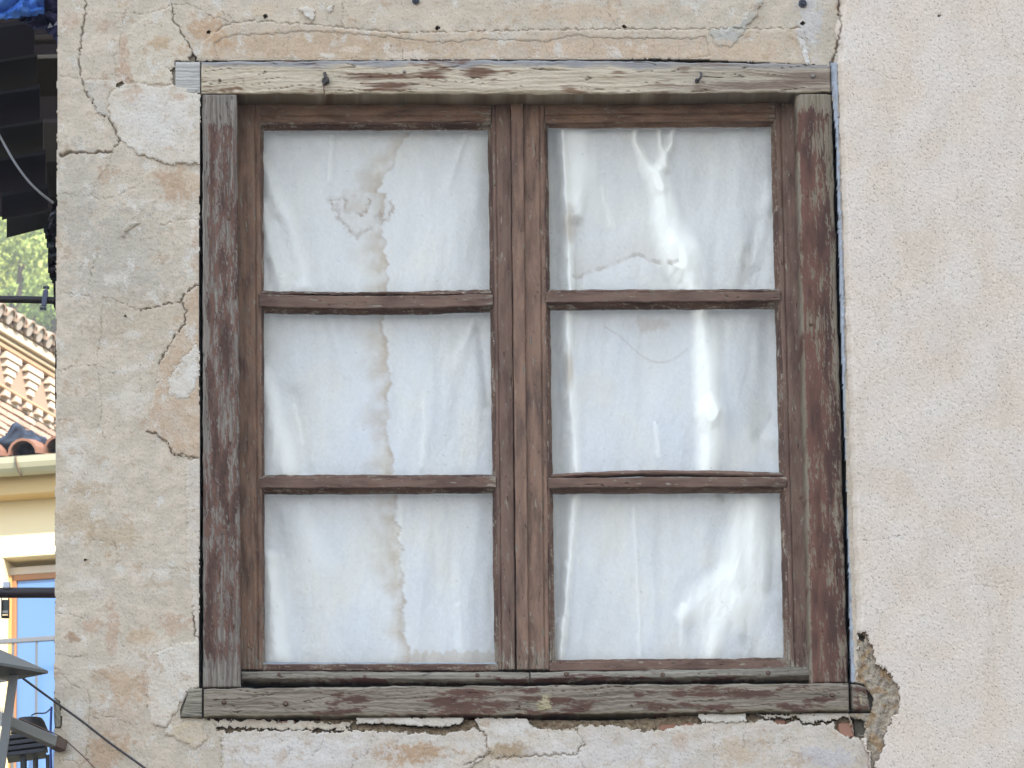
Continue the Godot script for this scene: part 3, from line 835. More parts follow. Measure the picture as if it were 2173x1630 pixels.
			plank(c, "glazing_bead", [1172, 1005, 1662, 1001, 1670, 1012, 1166, 1014], zc - 0.004, 0.025, 5, true, {"bev": 1.0, "sag": [-8.0, -6.0], "sagp": 0.8, "wob": 1.2, "prof": [[0.0, -0.012], [0.6, 0.0], [1.0, -0.003]]})
			plank(c, "glazing_bead", [1166, 1036, 1670, 1033, 1660, 1042, 1175, 1044], zc - 0.004, 0.025, 5, true, {"bev": 1.0, "prof": [[0.0, 0.0], [1.0, -0.014]]})
			plank(c, "weather_bar", [1126, 1424, 1719, 1413, 1721, 1440, 1126, 1447], -0.040, 0.05, 6, true, {"wob": 1.4, "bev": 3.0, "prof": [[0.0, -0.012], [0.35, -0.002], [0.7, 0.0], [1.0, -0.010]]})
			plank(c, "cover_strip", [1084, 205, 1110, 205, 1122, 1421, 1097, 1421], zc + 0.009, 0.02, 9, false, {"wob": 0.7, "bev": 2.0})
			for n in [[1202, 1431], [1406, 1432], [1630, 1428]]:
				nail(c, n[0], n[1], -0.041, 6.0)
			pane(c, [1158, 258, 1644, 256, 1652, 628, 1162, 632])
			pane(c, [1160, 636, 1652, 632, 1664, 1022, 1168, 1026])
			pane(c, [1164, 1028, 1664, 1026, 1674, 1402, 1174, 1406])
	# ironwork on the beams
	for n in [[475, 1490, 6, true], [606, 1493, 7, true], [708, 1507, 3, true], [1766, 1475, 6, true], [1102, 1497, 3, true], [1340, 1497, 3, true], [962, 1483, 4, true], [858, 152, 4, false], [466, 170, 4, true]]:
		nail(win, n[0], n[1], 0.006 if n[1] < 800 else 0.0155, n[2], n[3])
	nail(win, 1725, 161, 0.005, 6.0, false)
	nail(win, 1721, 688, 0.005, 4.0)
	var s := st_new()
	var p := W(691, 172, 0.005)
	tube(s, bez([p + Vector3(-0.002, 0.018, 0.001), p + Vector3(0, 0.008, 0.006), p + Vector3(0.004, 0.0, 0.014), p + Vector3(0.001, -0.006, 0.016), p + Vector3(-0.004, -0.012, 0.008)]), 0.0035, lin(62, 50, 44), 8)
	tube(s, [p - Vector3(0, 0, 0.004), p + Vector3(0, 0, 0.004)], 0.0085, lin(56, 48, 44), 10)
	tube(s, bez([p + Vector3(-0.002, -0.006, 0.012), p + Vector3(-0.004, -0.02, 0.012), p + Vector3(-0.002, -0.036, 0.008)]), 0.0012, lin(110, 70, 54), 6)
	put("hook", s.commit(), M.iron, win)
	s = st_new()
	p = W(1484, 166, 0.006)
	tube(s, bez([p + Vector3(0.003, 0.012, 0.002), p + Vector3(0.004, 0.004, 0.010), p + Vector3(0.0, -0.004, 0.012), p + Vector3(-0.004, -0.006, 0.004)]), 0.0026, lin(70, 64, 64), 8)
	tube(s, [p + Vector3(-0.005, -0.006, -0.002), p + Vector3(-0.005, -0.006, 0.005)], 0.005, lin(60, 54, 54), 8)
	put("bent_nail", s.commit(), M.iron, win)

func pane(parent: Node, q: Array) -> void:
	var nx := 40
	var ny := 30
	var pos := PackedVector3Array()
	var col := PackedColorArray()
	for j in ny:
		for i in nx:
			var x := float(i) / (nx - 1)
			var y := float(j) / (ny - 1)
			var p := Vector2(q[0], q[1]).lerp(Vector2(q[2], q[3]), x).lerp(Vector2(q[6], q[7]).lerp(Vector2(q[4], q[5]), x), y)
			var n := na.get_noise_2d(p.x * 0.007 + 11, p.y * 0.006) * 0.0010 + na.get_noise_2d(p.x * 0.02, p.y * 0.015 + 70) * 0.0002
			pos.append(W(p.x, p.y, -0.099) + Vector3(0, 0, n))
			col.append(Color.WHITE)
	put("pane", lattice(nx, ny, pos, col), M.glass, parent)
	# dust settled on the inner edges of the glass
	var mx := 90
	var my := 64
	pos = PackedVector3Array()
	col = PackedColorArray()
	for j in my:
		for i in mx:
			var x := float(i) / (mx - 1)
			var y := float(j) / (my - 1)
			var p := Vector2(q[0], q[1]).lerp(Vector2(q[2], q[3]), x).lerp(Vector2(q[6], q[7]).lerp(Vector2(q[4], q[5]), x), y)
			var e := minf(minf(x, 1.0 - x) * (q[2] - q[0]), minf(y * 0.8, 1.0 - y) * (q[7] - q[1]))
			var n := nb.get_noise_2d(p.x * 0.03, p.y * 0.02)
			var a := 0.28 * exp(-e / (18.0 + 9.0 * n)) + 0.015
			var dc := lin(186, 174, 150)
			dc.a = clampf(a, 0.0, 0.5)
			pos.append(W(p.x, p.y, -0.0975) + Vector3(0, 0, 0.0))
			col.append(dc)
	put("dust_film", lattice(mx, my, pos, col), M.dust, parent)

# ---------------------------------------------------------------- curtains
func segd(u: float, v: float, a: Array) -> Vector2:   # distance to a polyline (u, v, half width ...), and the half width there
	var best := 1e9
	var w := 10.0
	var p := Vector2(u, v)
	for k in range(0, a.size() - 3, 3):
		var s := Vector2(a[k], a[k + 1])
		var e := Vector2(a[k + 3], a[k + 4])
		var d := e - s
		var t := clampf((p - s).dot(d) / d.length_squared(), 0, 1)
		var hw := lerpf(a[k + 2], a[k + 5], t)
		var dd := p.distance_to(s + d * t)
		if dd / hw < best / w:
			best = dd
			w = hw
	return Vector2(best, w)

func curtains() -> void:
	for side in 2:
		var u0 := 524.0 if side == 0 else 1126.0
		var u1 := 1082.0 if side == 0 else 1704.0
		var stp := 2.6
		var nx := int((u1 - u0) / stp)
		var ny := int(1210.0 / stp)
		var pos := PackedVector3Array()
		var col := PackedColorArray()
		pos.resize(nx * ny)
		col.resize(nx * ny)
		var ridges := []
		if side == 0:
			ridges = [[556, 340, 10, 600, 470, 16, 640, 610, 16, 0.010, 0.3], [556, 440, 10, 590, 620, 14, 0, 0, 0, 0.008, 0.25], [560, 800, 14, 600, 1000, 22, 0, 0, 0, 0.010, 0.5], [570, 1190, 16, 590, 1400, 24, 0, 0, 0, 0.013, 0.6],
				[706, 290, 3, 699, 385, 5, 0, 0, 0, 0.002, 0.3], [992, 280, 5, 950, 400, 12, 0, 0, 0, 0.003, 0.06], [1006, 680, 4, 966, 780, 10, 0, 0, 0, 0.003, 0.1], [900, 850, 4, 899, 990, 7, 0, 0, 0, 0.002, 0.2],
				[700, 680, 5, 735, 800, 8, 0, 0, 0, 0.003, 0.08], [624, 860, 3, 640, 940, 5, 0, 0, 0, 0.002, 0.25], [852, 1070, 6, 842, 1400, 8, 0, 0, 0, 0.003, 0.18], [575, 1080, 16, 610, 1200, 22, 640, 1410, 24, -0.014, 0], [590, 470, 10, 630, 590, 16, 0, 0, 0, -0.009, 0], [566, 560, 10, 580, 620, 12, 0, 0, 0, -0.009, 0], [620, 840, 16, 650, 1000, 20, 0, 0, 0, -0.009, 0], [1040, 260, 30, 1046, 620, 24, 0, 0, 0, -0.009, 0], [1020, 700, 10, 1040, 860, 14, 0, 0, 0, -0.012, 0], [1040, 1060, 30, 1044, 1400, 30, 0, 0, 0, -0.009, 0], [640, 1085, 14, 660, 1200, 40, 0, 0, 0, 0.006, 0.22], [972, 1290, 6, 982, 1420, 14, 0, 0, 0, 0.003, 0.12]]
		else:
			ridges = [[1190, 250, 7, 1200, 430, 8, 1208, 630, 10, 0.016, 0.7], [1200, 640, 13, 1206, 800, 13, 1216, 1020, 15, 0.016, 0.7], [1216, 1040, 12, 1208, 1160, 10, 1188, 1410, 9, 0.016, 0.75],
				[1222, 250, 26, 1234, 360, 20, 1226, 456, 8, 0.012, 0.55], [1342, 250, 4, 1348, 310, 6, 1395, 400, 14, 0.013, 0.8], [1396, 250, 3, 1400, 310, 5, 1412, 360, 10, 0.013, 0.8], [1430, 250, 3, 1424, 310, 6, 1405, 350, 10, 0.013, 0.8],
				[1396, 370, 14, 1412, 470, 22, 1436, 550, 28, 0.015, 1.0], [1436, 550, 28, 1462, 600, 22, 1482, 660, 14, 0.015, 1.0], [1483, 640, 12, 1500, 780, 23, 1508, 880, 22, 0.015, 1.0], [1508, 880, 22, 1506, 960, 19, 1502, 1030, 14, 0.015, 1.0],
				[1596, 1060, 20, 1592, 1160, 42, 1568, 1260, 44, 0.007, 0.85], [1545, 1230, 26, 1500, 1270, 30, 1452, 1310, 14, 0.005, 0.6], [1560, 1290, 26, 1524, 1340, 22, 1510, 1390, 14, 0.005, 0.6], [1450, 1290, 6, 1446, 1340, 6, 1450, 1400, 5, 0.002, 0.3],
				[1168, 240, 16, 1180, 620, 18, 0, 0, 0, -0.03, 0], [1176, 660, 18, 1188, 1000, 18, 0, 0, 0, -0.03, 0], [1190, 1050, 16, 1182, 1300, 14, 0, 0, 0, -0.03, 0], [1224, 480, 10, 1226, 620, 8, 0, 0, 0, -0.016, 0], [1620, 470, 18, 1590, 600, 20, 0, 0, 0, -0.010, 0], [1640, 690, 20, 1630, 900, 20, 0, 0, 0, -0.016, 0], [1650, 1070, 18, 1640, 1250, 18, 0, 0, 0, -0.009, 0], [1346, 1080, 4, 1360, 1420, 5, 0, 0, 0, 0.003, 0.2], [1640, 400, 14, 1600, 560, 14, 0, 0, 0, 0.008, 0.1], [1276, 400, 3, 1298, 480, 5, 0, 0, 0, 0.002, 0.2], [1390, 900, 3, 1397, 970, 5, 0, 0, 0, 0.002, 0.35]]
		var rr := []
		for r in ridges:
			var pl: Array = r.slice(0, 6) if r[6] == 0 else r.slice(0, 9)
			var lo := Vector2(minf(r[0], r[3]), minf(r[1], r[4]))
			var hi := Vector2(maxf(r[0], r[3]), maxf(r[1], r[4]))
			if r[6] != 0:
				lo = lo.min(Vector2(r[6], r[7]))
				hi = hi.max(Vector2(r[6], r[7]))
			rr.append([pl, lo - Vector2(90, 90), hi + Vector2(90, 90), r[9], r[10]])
		for j in ny:
			var v := 238.0 + j * stp
			for i in nx:
				var u := u0 + i * stp
				var n1 := na.get_noise_2d(u * 0.008 + side * 90, v * 0.003)
				var n2 := na.get_noise_2d(u * 0.024 + side * 40 + v * 0.001, v * 0.005)
				var n3 := nb.get_noise_2d(u * 0.05 + v * 0.008, v * 0.022)
				var n4 := nc.get_noise_2d(u * 0.25, v * 0.08)
				var wv := nc.get_noise_2d(u * 0.9, v * 0.12) + nc.get_noise_2d(u * 0.12 + 50, v * 0.9)
				var z := -0.130 + 0.006 * n1 + 0.0022 * n2 + 0.0010 * n3 + 0.0004 * n4
				var c := lin(230, 227, 220, 0.82).lerp(lin(225, 222, 215, 0.82), clampf(0.4 + n2, 0, 1))
				c = c.lerp(lin(216, 219, 226, 0.8), clampf((v - 640.0 if v < 1020.0 else v - 1060.0) / 420.0 * 0.5 + n1 * 0.3, 0, 0.5))  # blue of the reflected sky painted into the cloth, growing down the panes
				c = c.lerp(lin(236, 230, 212, 0.82), clampf(0.9 * nb.get_noise_2d(u * 0.007 + side * 33, v * 0.004 + 8) + 0.25 * n3, 0, 0.5))
				c = c * (1.0 + 0.045 * wv + 0.02 * n4 + 0.015 * n3)
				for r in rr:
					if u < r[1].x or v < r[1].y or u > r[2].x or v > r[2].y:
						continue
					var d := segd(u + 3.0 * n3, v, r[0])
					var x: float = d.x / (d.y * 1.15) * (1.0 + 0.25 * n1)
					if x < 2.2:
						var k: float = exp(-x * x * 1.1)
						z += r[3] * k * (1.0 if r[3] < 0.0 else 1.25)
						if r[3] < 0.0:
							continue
						c = c.lerp(lin(255, 252, 240, 1.0), smoothstep(0.0, 1.0, clampf((1.75 - x + 0.2 * n2) * 0.75, 0, 1)) * r[4] * 0.92)  # light catching the folds is painted in as near-white cloth colour
				z = minf(z, -0.104)
				# water stains with a darker rim
				var s := 0.0
				var rim := 0.0
				var jag := 13.0 * nb.get_noise_2d(7.0, v * 0.018) + 4.5 * absf(nc.get_noise_2d(7.0, v * 0.07)) * (2.0 if v > 1100 else 1.0)
				if side == 0:
					var e := 0.0
					if v < 410:
						e = lerpf(880, 800, (v - 260) / 150.0)
					elif v < 1010:
						e = lerpf(822, 834, (v - 410) / 600.0) - 10.0 * absf(sin(v * 0.016))
					else:
						e = lerpf(838, 868, (v - 1010) / 400.0) - 4.0 * absf(sin(v * 0.03))
					var d := e + jag - u
					var wid := 60.0 + 34.0 * na.get_noise_2d(4.0, v * 0.012)
					s = clampf(d * 0.25, 0, 1) * clampf(1.0 - d / wid, 0, 1) * clampf(0.75 + 0.9 * nb.get_noise_2d(u * 0.02, v * 0.016), 0, 1)
					if d > 0 and d < 10:
						rim = (1.0 - d / 10.0) * (0.12 + 0.45 * clampf(0.5 + nb.get_noise_2d(3.0, v * 0.02), 0, 1))
					if u > 660 and u < 850 and v > 400 and v < 520:
						var uu := u + 9.0 * nb.get_noise_2d(u * 0.045, v * 0.045) + 3.0 * nc.get_noise_2d(u * 0.18, v * 0.18)
						var vv := v + 9.0 * nb.get_noise_2d(u * 0.045 + 60, v * 0.045) + 4.0 * nc.get_noise_2d(u * 0.2 + 60, v * 0.2)
						for ln in [[[699, 424, 3, 711, 440, 4, 720, 468, 4, 740, 488, 4, 757, 502, 5, 777, 486, 4, 798, 478, 4, 820, 468, 3, 832, 446, 3, 828, 428, 3], 0.75], [[734, 424, 2.5, 736, 450, 3, 748, 459, 4, 765, 455, 4, 781, 443, 4, 787, 422, 3], 0.9], [[794, 459, 3, 806, 452, 4, 815, 455, 3, 800, 466, 2.5], 0.8], [[700, 420, 4, 720, 424, 3, 735, 422, 3], 0.5]]:
							var dq := segd(uu, vv, ln[0])
							rim = maxf(rim, clampf(1.5 - dq.x / dq.y, 0, 1) * ln[1] * clampf(0.65 + 1.1 * nb.get_noise_2d(u * 0.03 + 5, v * 0.03), 0.1, 1))
						if Vector2((uu - 760) / 27.0, (vv - 434) / 24.0).length() < 1.0: s = maxf(s, 0.45 + 0.3 * n3)
						elif Vector2((uu - 768) / 60.0, (vv - 446) / 48.0).length() < 1.0: s = maxf(s, 0.2 + 0.2 * n3)
					if v > 1370 and u > 860:
						var dd := v - 1382 - 10.0 * nc.get_noise_2d(u * 0.06, 3.0)
						s = maxf(s, clampf(dd * 0.2, 0, 0.6))
				else:
					var e := 560.0 + 10.0 * nb.get_noise_2d(u * 0.012, 5.0) + 5.0 * nb.get_noise_2d(u * 0.05, 9.0) - 22.0 * exp(-pow((u - 1350) / 55.0, 2.0)) + 16.0 * exp(-pow((u - 1230) / 50.0, 2.0))
					if u > 1212 and u < 1440:
						var d := e + 10 - v
						if d > -2 and d < 7: rim = 0.55 * clampf(0.8 + nb.get_noise_2d(u * 0.03, 44.0), 0, 1)
						elif d >= 7 and d < 70: s = 0.28 * (1.0 - d / 70.0)
					var d2 := Vector2((u - 1206) / 12.0, (v - 790) / 50.0).length()
					if u < 1218 and u > 1192: s = maxf(s, clampf(1.2 - d2, 0, 0.8))
					d2 = Vector2((u - 1206) / 18.0, (v - 480) / 50.0).length()
					s = maxf(s, clampf(1.1 - d2 + 0.3 * n3, 0, 0.75))
					d2 = Vector2((u - 1380) / 60.0, (v - 690) / 22.0).length()
					s = maxf(s, clampf(0.9 - d2 + 0.5 * n3, 0, 0.5))
					if absf(v - 730.0 - 40.0 * sin((u - 1330) * 0.022)) < 2.2 and u > 1280 and u < 1460: rim = maxf(rim, 0.25)
				c = c.lerp(lin(184, 156, 116), clampf(s, 0, 1) * 0.8)
				c = c.lerp(lin(148, 112, 72), rim * 0.8)
				if nc.get_noise_2d(u * 0.13 + 900, v * 0.13) > 0.94: c = c * 0.6
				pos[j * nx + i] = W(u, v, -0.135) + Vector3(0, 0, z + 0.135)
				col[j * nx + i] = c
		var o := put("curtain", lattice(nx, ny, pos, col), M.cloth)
		if side == 0:
			tag(o, "white curtain with brown water stains down its middle behind the left casement", "curtain", "white curtains behind the panes")
		else:
			tag(o, "white curtain with folded hem and pulled creases carrying painted light behind the right casement", "curtain", "white curtains behind the panes")

# ---------------------------------------------------------------- things round the wall corner
func corner_things() -> void:
	var s: SurfaceTool
	# dark eave seen from below
	var e := thing("timber_eave", "dark underside of a timber eave in stepped boards above the wall corner", "roof eave", W(40, 300, -1.2))
	var rows := [[50, 122, 108, 0.0], [122, 190, 170, 0.1], [190, 262, 240, -0.1], [262, 330, 305, 0.15], [330, 402, 362, 0.0], [402, 452, 416, -0.1], [452, 490, 450, 0.1]]
	var zz := -1.0
	for r in rows:
		s = st_new()
		zz -= 0.05
		var x_l := -240.0 if r[0] < 400 else (4.0 if r[0] < 450 else 14.0)
		var x_r: float = 72.0 + (r[0] - 50) * 0.085
		if r[0] > 440: x_r = 104.0
		var sl: float = 15.0
		var a := W(x_l, r[0] + sl * (1 + (0.0 if x_l > 0 else 2.0)), zz)
		var b := W(x_r, r[0] - 2, zz)
		var c := W(x_r, r[1] - 8, zz + 0.06)
		var d := W(x_l, r[1] + sl * (1 + (0.0 if x_l > 0 else 2.0)), zz + 0.06)
		var k := Vector3(0, 0.02, -0.03)
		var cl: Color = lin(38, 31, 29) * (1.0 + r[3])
		quad(s, a, b, c, d, cl)
		quad(s, b + k, a + k, d + k, c + k, cl)
		quad(s, d, c, c + k, d + k, cl)
		quad(s, a + k, b + k, b, a, cl)
		quad(s, b, b + k, c + k, c, cl)
		quad(s, a + k, a, d, d + k, cl)
		var o := put("board", s.commit(), M.darkwood, e)
		o.position -= e.position
	for r in [[70, 78, 122, 84, lin(92, 82, 72, 0.45)], [76, 120, 124, 128, lin(150, 138, 124, 0.45)], [78, 126, 124, 206, lin(50, 38, 32, 0.45)], [84, 206, 124, 254, lin(76, 66, 62, 0.45)], [87, 250, 124, 262, lin(104, 94, 88, 0.45)], [92, 262, 124, 345, lin(86, 78, 68, 0.45)], [100, 345, 126, 420, lin(40, 34, 32)]]:
		s = st_new()
		var p := W(r[0], r[1], -1.55)
		var q := W(r[2] + 6, r[3] + 6, -1.55)
		boxc(s, (p + q) / 2, Vector3((q.x - p.x) / 2, (p.y - q.y) / 2, 0.02), r[4], 0.003, Basis(Vector3(0, 0, 1), 0.03))
		var o := put("batten", s.commit(), M.darkwood, e)
		o.position -= e.position
	s = st_new()
	var pa := W(-300, 20, -2.2)
	var pb := W(150, 470, -1.75)
	boxc(s, (pa + pb) / 2 + Vector3(0, 0.1, -0.1), Vector3((pb.x - pa.x) / 2, (pa.y - pb.y) / 2, 0.02), lin(52, 46, 44), 0.004)
	var bd := put("roof_deck", s.commit(), M.darkwood, e)
	bd.position -= e.position
	# blue tarp and dark cloth
	cloth_piece("blue_tarp", [-200, -140, 94, -140, 95, 29, 60, 36, 2, 45, -200, 60], -0.86, lin(92, 142, 222), lin(54, 98, 180), "crumpled bright blue tarp hanging from the dark eave", "tarp")
	cloth_piece("navy_cloth", [60, -140, 128, -140, 124, 100, 112, 78, 90, 66, 66, 62, 40, 44], -0.93, lin(62, 62, 100), lin(34, 34, 62), "dark navy cloth with pale triangles hanging beside the blue tarp", "cloth")
	var nv := get_node("navy_cloth")
	for t in [[100, 60, 106, 48, 112, 57], [113, 55, 120, 45, 126, 52]]:
		s = st_new()
		var tri := [W(t[0], t[1], -0.905), W(t[2], t[3], -0.905), W(t[4], t[5], -0.905)]
		for p in tri:
			s.set_color(lin(150, 152, 160))
			s.set_normal(Vector3(0, 0, 1))
			s.add_vertex(p)
		put("triangle_print", s.commit(), M.cloth, nv)
	# grey cable
	s = st_new()
	tube(s, bez([W(-80, 130, -0.5), W(-20, 255, -0.55), W(0, 290, -0.6), W(30, 343, -0.62), W(60, 384, -0.64), W(90, 413, -0.66), W(122, 437, -0.7)]), 0.0028, lin(150, 152, 160), 8)
	tag(put("grey_cable", s.commit(), M.paint), "thin grey cable sagging below the dark eave towards the wall corner", "cable")
	# black plastic sheet
	var sh := [122, 426, 134, 426, 134, 960, 120, 960, 119, 905, 117, 760, 120, 700, 121, 672, 115, 652, 111, 645, 113, 636, 115, 612, 108, 598, 102, 578, 103, 560, 101, 530, 97, 508, 93, 490, 104, 464, 112, 440]
	cloth_piece("black_sheet", sh, -0.5, lin(26, 22, 26), lin(16, 14, 18), "torn black plastic sheet hanging along the wall corner under the eave", "plastic sheet")
	# steel tubes with clamps
	var z1 := -0.62
	var t1 := thing("steel_tube", "black steel tube with a bolted clamp in front of the trees", "tube", W(0, 635, z1), "steel tubes fixed to the side wall")
	s = st_new()
	tube(s, [W(-260, 632, z1), W(60, 636, z1), W(128, 638, z1)], 0.0082, lin(26, 22, 22), 14)
	put("tube", s.commit(), M.paint, t1).position -= t1.position
	s = st_new()
	var cp := W(95, 633, z1 + 0.010)
	boxc(s, cp, Vector3(0.0055, 0.018, 0.004), lin(84, 90, 112), 0.001, Basis(Vector3(0, 0, 1), -0.12))
	tube(s, [W(99, 606, z1 + 0.010), W(92, 658, z1 + 0.010)], 0.0032, lin(120, 124, 136), 8)
	put("clamp", s.commit(), M.iron, t1).position -= t1.position
	for b in [[98, 610], [92, 655]]:
		s = st_new()
		var q := W(b[0], b[1], z1 + 0.010)
		tube(s, [q - Vector3(0.0068, -0.0006, 0), q + Vector3(0.0068, -0.0006, 0)], 0.0036, lin(60, 64, 70), 10)
		put("bolt", s.commit(), M.iron, t1).position -= t1.position
	var z2 := -0.36
	var t2 := thing("steel_tube", "dark steel tube with a grey clamp in front of the blue window", "tube", W(0, 1258, z2), "steel tubes fixed to the side wall")
	s = st_new()
	tube(s, [W(-260, 1258, z2), W(130, 1258, z2)], 0.0115, lin(40, 30, 38), 16)
	put("tube", s.commit(), M.paint, t2).position -= t2.position
	s = st_new()
	var g := W(14, 1243, z2 + 0.004)
	boxc(s, g, Vector3(0.008, 0.007, 0.010), lin(200, 206, 218), 0.002)
	put("clamp_cap", s.commit(), M.iron, t2).position -= t2.position
	s = st_new()
	g = W(11, 1291, z2 + 0.002)
	boxc(s, g + Vector3(-0.0075, 0, 0), Vector3(0.0012, 0.020, 0.012), lin(58, 56, 58), 0.0004)
	boxc(s, g + Vector3(0.0075, 0, 0), Vector3(0.0012, 0.020, 0.012), lin(58, 56, 58), 0.0004)
	boxc(s, g + Vector3(0, -0.019, 0), Vector3(0.0085, 0.0014, 0.012), lin(40, 36, 36), 0.0004)
	boxc(s, g + Vector3(0, 0.006, -0.004), Vector3(0.006, 0.013, 0.004), lin(96, 100, 96), 0.001)
	tube(s, [g + Vector3(-0.006, -0.010, 0.004), g + Vector3(0.006, -0.010, 0.004)], 0.005, lin(170, 166, 156), 8)
	put("clamp", s.commit(), M.iron, t2).position -= t2.position
	# street lantern
	var zl := 0.14
	var lc := W(-112, 1500, zl)
	var la := thing("street_lantern", "grey metal street lantern with a flat pyramid hood at the wall corner", "lantern", lc)
	var R := 0.208
	var ye := W(0, 1424, zl).y - lc.y
	var grey := lin(120, 122, 120)
	s = st_new()
	var top := Vector3(0, ye + 0.095, 0)
	var cs := [Vector3(R, ye, 0), Vector3(0, ye, -R), Vector3(-R, ye, 0), Vector3(0, ye, R)]
	for k in 4:
		var a: Vector3 = cs[k]
		var b: Vector3 = cs[(k + 1) % 4]
		quad(s, a, b, top, top, lin(112, 112, 108))
		quad(s, b, a, a - Vector3(0, 0.006, 0), b - Vector3(0, 0.006, 0), lin(96, 96, 92))
		quad(s, b - Vector3(0, 0.006, 0), a - Vector3(0, 0.006, 0), Vector3(a.x * 0.55, ye - 0.012, a.z * 0.55), Vector3(b.x * 0.55, ye - 0.012, b.z * 0.55), lin(74, 70, 64))  # underside: shade below the hood put into a darker grey
	put("hood", s.commit(), M.paint, la)
	var rt := 0.137
	var rb := 0.098
	for k in 4:
		var an := k * PI / 2
		s = st_new()
		var p := Vector3(cos(an) * rt, ye - 0.008, sin(an) * rt)
		var q := Vector3(cos(an) * rb, ye - 0.30, sin(an) * rb)
		var dirv := (p - q).normalized()
		var bs := Basis(dirv.cross(Vector3(0, 0, 1)).normalized() if absf(dirv.z) < 0.9 else Vector3(1, 0, 0), dirv, Vector3(0, 0, 1))
		boxc(s, (p + q) / 2, Vector3(0.009, p.distance_to(q) / 2, 0.009), grey, 0.0015, bs.orthonormalized())
		put("post", s.commit(), M.paint, la)
	for k in 4:
		var a0 := k * PI / 2
		var a1 := a0 + PI / 2
		s = st_new()
		quad(s, Vector3(cos(a0) * rt, ye - 0.02, sin(a0) * rt) * 0.97, Vector3(cos(a1) * rt, ye - 0.02, sin(a1) * rt) * 0.97, Vector3(cos(a1) * rb, ye - 0.29, sin(a1) * rb) * 0.97, Vector3(cos(a0) * rb, ye - 0.29, sin(a0) * rb) * 0.97, Color.WHITE)
		put("pane", s.commit(), M.glass, la)
	s = st_new()
	boxc(s, Vector3(0, ye - 0.305, 0), Vector3(0.075, 0.01, 0.075), grey, 0.003, Basis(Vector3(0, 1, 0), PI / 4))
	tube(s, [Vector3(0, ye - 0.3, 0), Vector3(0, ye - 0.40, 0)], 0.02, grey, 10, 0.008)
	put("base", s.commit(), M.paint, la)
	# bracket arm
	s = st_new()
	var b0 := W(-100, 1482, zl)
	var b1 := W(128, 1581, 0.012)
	var dv := (b1 - b0).normalized()
	var sidev := dv.cross(Vector3(0, 1, 0)).normalized()
	boxc(s, (b0 + b1) / 2, Vector3(0.011, 0.0115, b0.distance_to(b1) / 2), lin(128, 126, 118), 0.002, Basis(sidev, dv.cross(sidev) * -1.0, dv))
	put("bracket_arm", s.commit(), M.paint, la).position -= lc
	s = st_new()
	boxc(s, b1 - dv * 0.004, Vector3(0.0125, 0.013, 0.014), lin(92, 70, 52), 0.003, Basis(sidev, dv.cross(sidev) * -1.0, dv))
	put("rusty_end", s.commit(), M.iron, la).position -= lc
	# cables
	s = st_new()
	tube(s, bez([W(-60, 1352, 0.10), W(36, 1430, 0.09), W(120, 1492, 0.04), W(170, 1528, 0.03), W(240, 1582, 0.022), W(312, 1634, 0.018), W(420, 1720, 0.012), W(600, 1840, 0.012)]), 0.0027, lin(74, 66, 66), 8)
	tag(put("black_cable", s.commit(), M.paint), "dark cable slanting across the lower wall corner from the lantern", "cable")
	s = st_new()
	tube(s, bez([W(40, 1524, 0.12), W(100, 1550, 0.06), W(140, 1572, 0.016), W(205, 1634, 0.01), W(300, 1735, 0.01)]), 0.0013, lin(120, 96, 80), 6)
	tag(put("thin_wire", s.commit(), M.paint), "thin brown wire running from the rusty bracket end down the plaster", "wire")
	s = st_new()
	tube(s, bez([W(109, 1500, -0.12), W(107, 1560, -0.12), W(108, 1640, -0.12), W(108, 1760, -0.12)]), 0.0026, lin(40, 72, 150), 8)
	tube(s, bez([W(109, 1502, -0.12), W(96, 1513, -0.12), W(76, 1514, -0.12), W(66, 1519, -0.12)]), 0.0016, lin(52, 56, 70), 6)
	tag(put("blue_wire", s.commit(), M.paint), "blue wire hanging down beside the wall corner", "wire")
	# stool on a small balcony round the corner
	var zs := -0.75
	var so := W(64, 1560, zs)
	var fl := W(64, 1860, zs).y
	var sto := thing("bar_stool", "black round stool half hidden behind the lantern bracket", "stool", Vector3(so.x, fl, so.z))
	var H := so.y - fl
	s = st_new()
	var c1 := lin(26, 26, 34)
	tube(s, [Vector3(0, H + 0.004, 0), Vector3(0, H + 0.016, 0), Vector3(0, H + 0.03, 0), Vector3(0, H + 0.037, 0)], 0.043, c1, 20, 0.026)
	put("cushion", s.commit(), M.paint, sto)
	for k in 4:
		s = st_new()
		boxc(s, Vector3(-0.008, H - 0.008 - k * 0.0125, 0.0), Vector3(0.052 - k * 0.003, 0.0045, 0.045), lin(44, 46, 52), 0.001, Basis(Vector3(0, 0, 1), 0.12))
		put("slat", s.commit(), M.paint, sto)
	for k in [[-0.012, 0.03], [0.044, 0.03], [-0.012, -0.03], [0.044, -0.03]]:
		s = st_new()
		boxc(s, Vector3(k[0], (H - 0.05) / 2, k[1]), Vector3(0.006, (H - 0.05) / 2, 0.006), lin(30, 28, 30), 0.001, Basis(Vector3(0, 0, 1), 0.02))
		put("leg", s.commit(), M.paint, sto)
	s = st_new()
	tube(s, [Vector3(0.012, 0, 0), Vector3(0.012, H - 0.05, 0)], 0.006, lin(84, 82, 78), 8)
	put("post", s.commit(), M.paint, sto)
	s = st_new()
	boxc(s, Vector3(so.x - 0.3, fl - 0.06, zs), Vector3(0.38, 0.06, 0.4), lin(170, 160, 146), 0.008)
	tag(put("balcony_slab", s.commit(), M.stone), "small grey balcony slab under the black stool", "balcony")

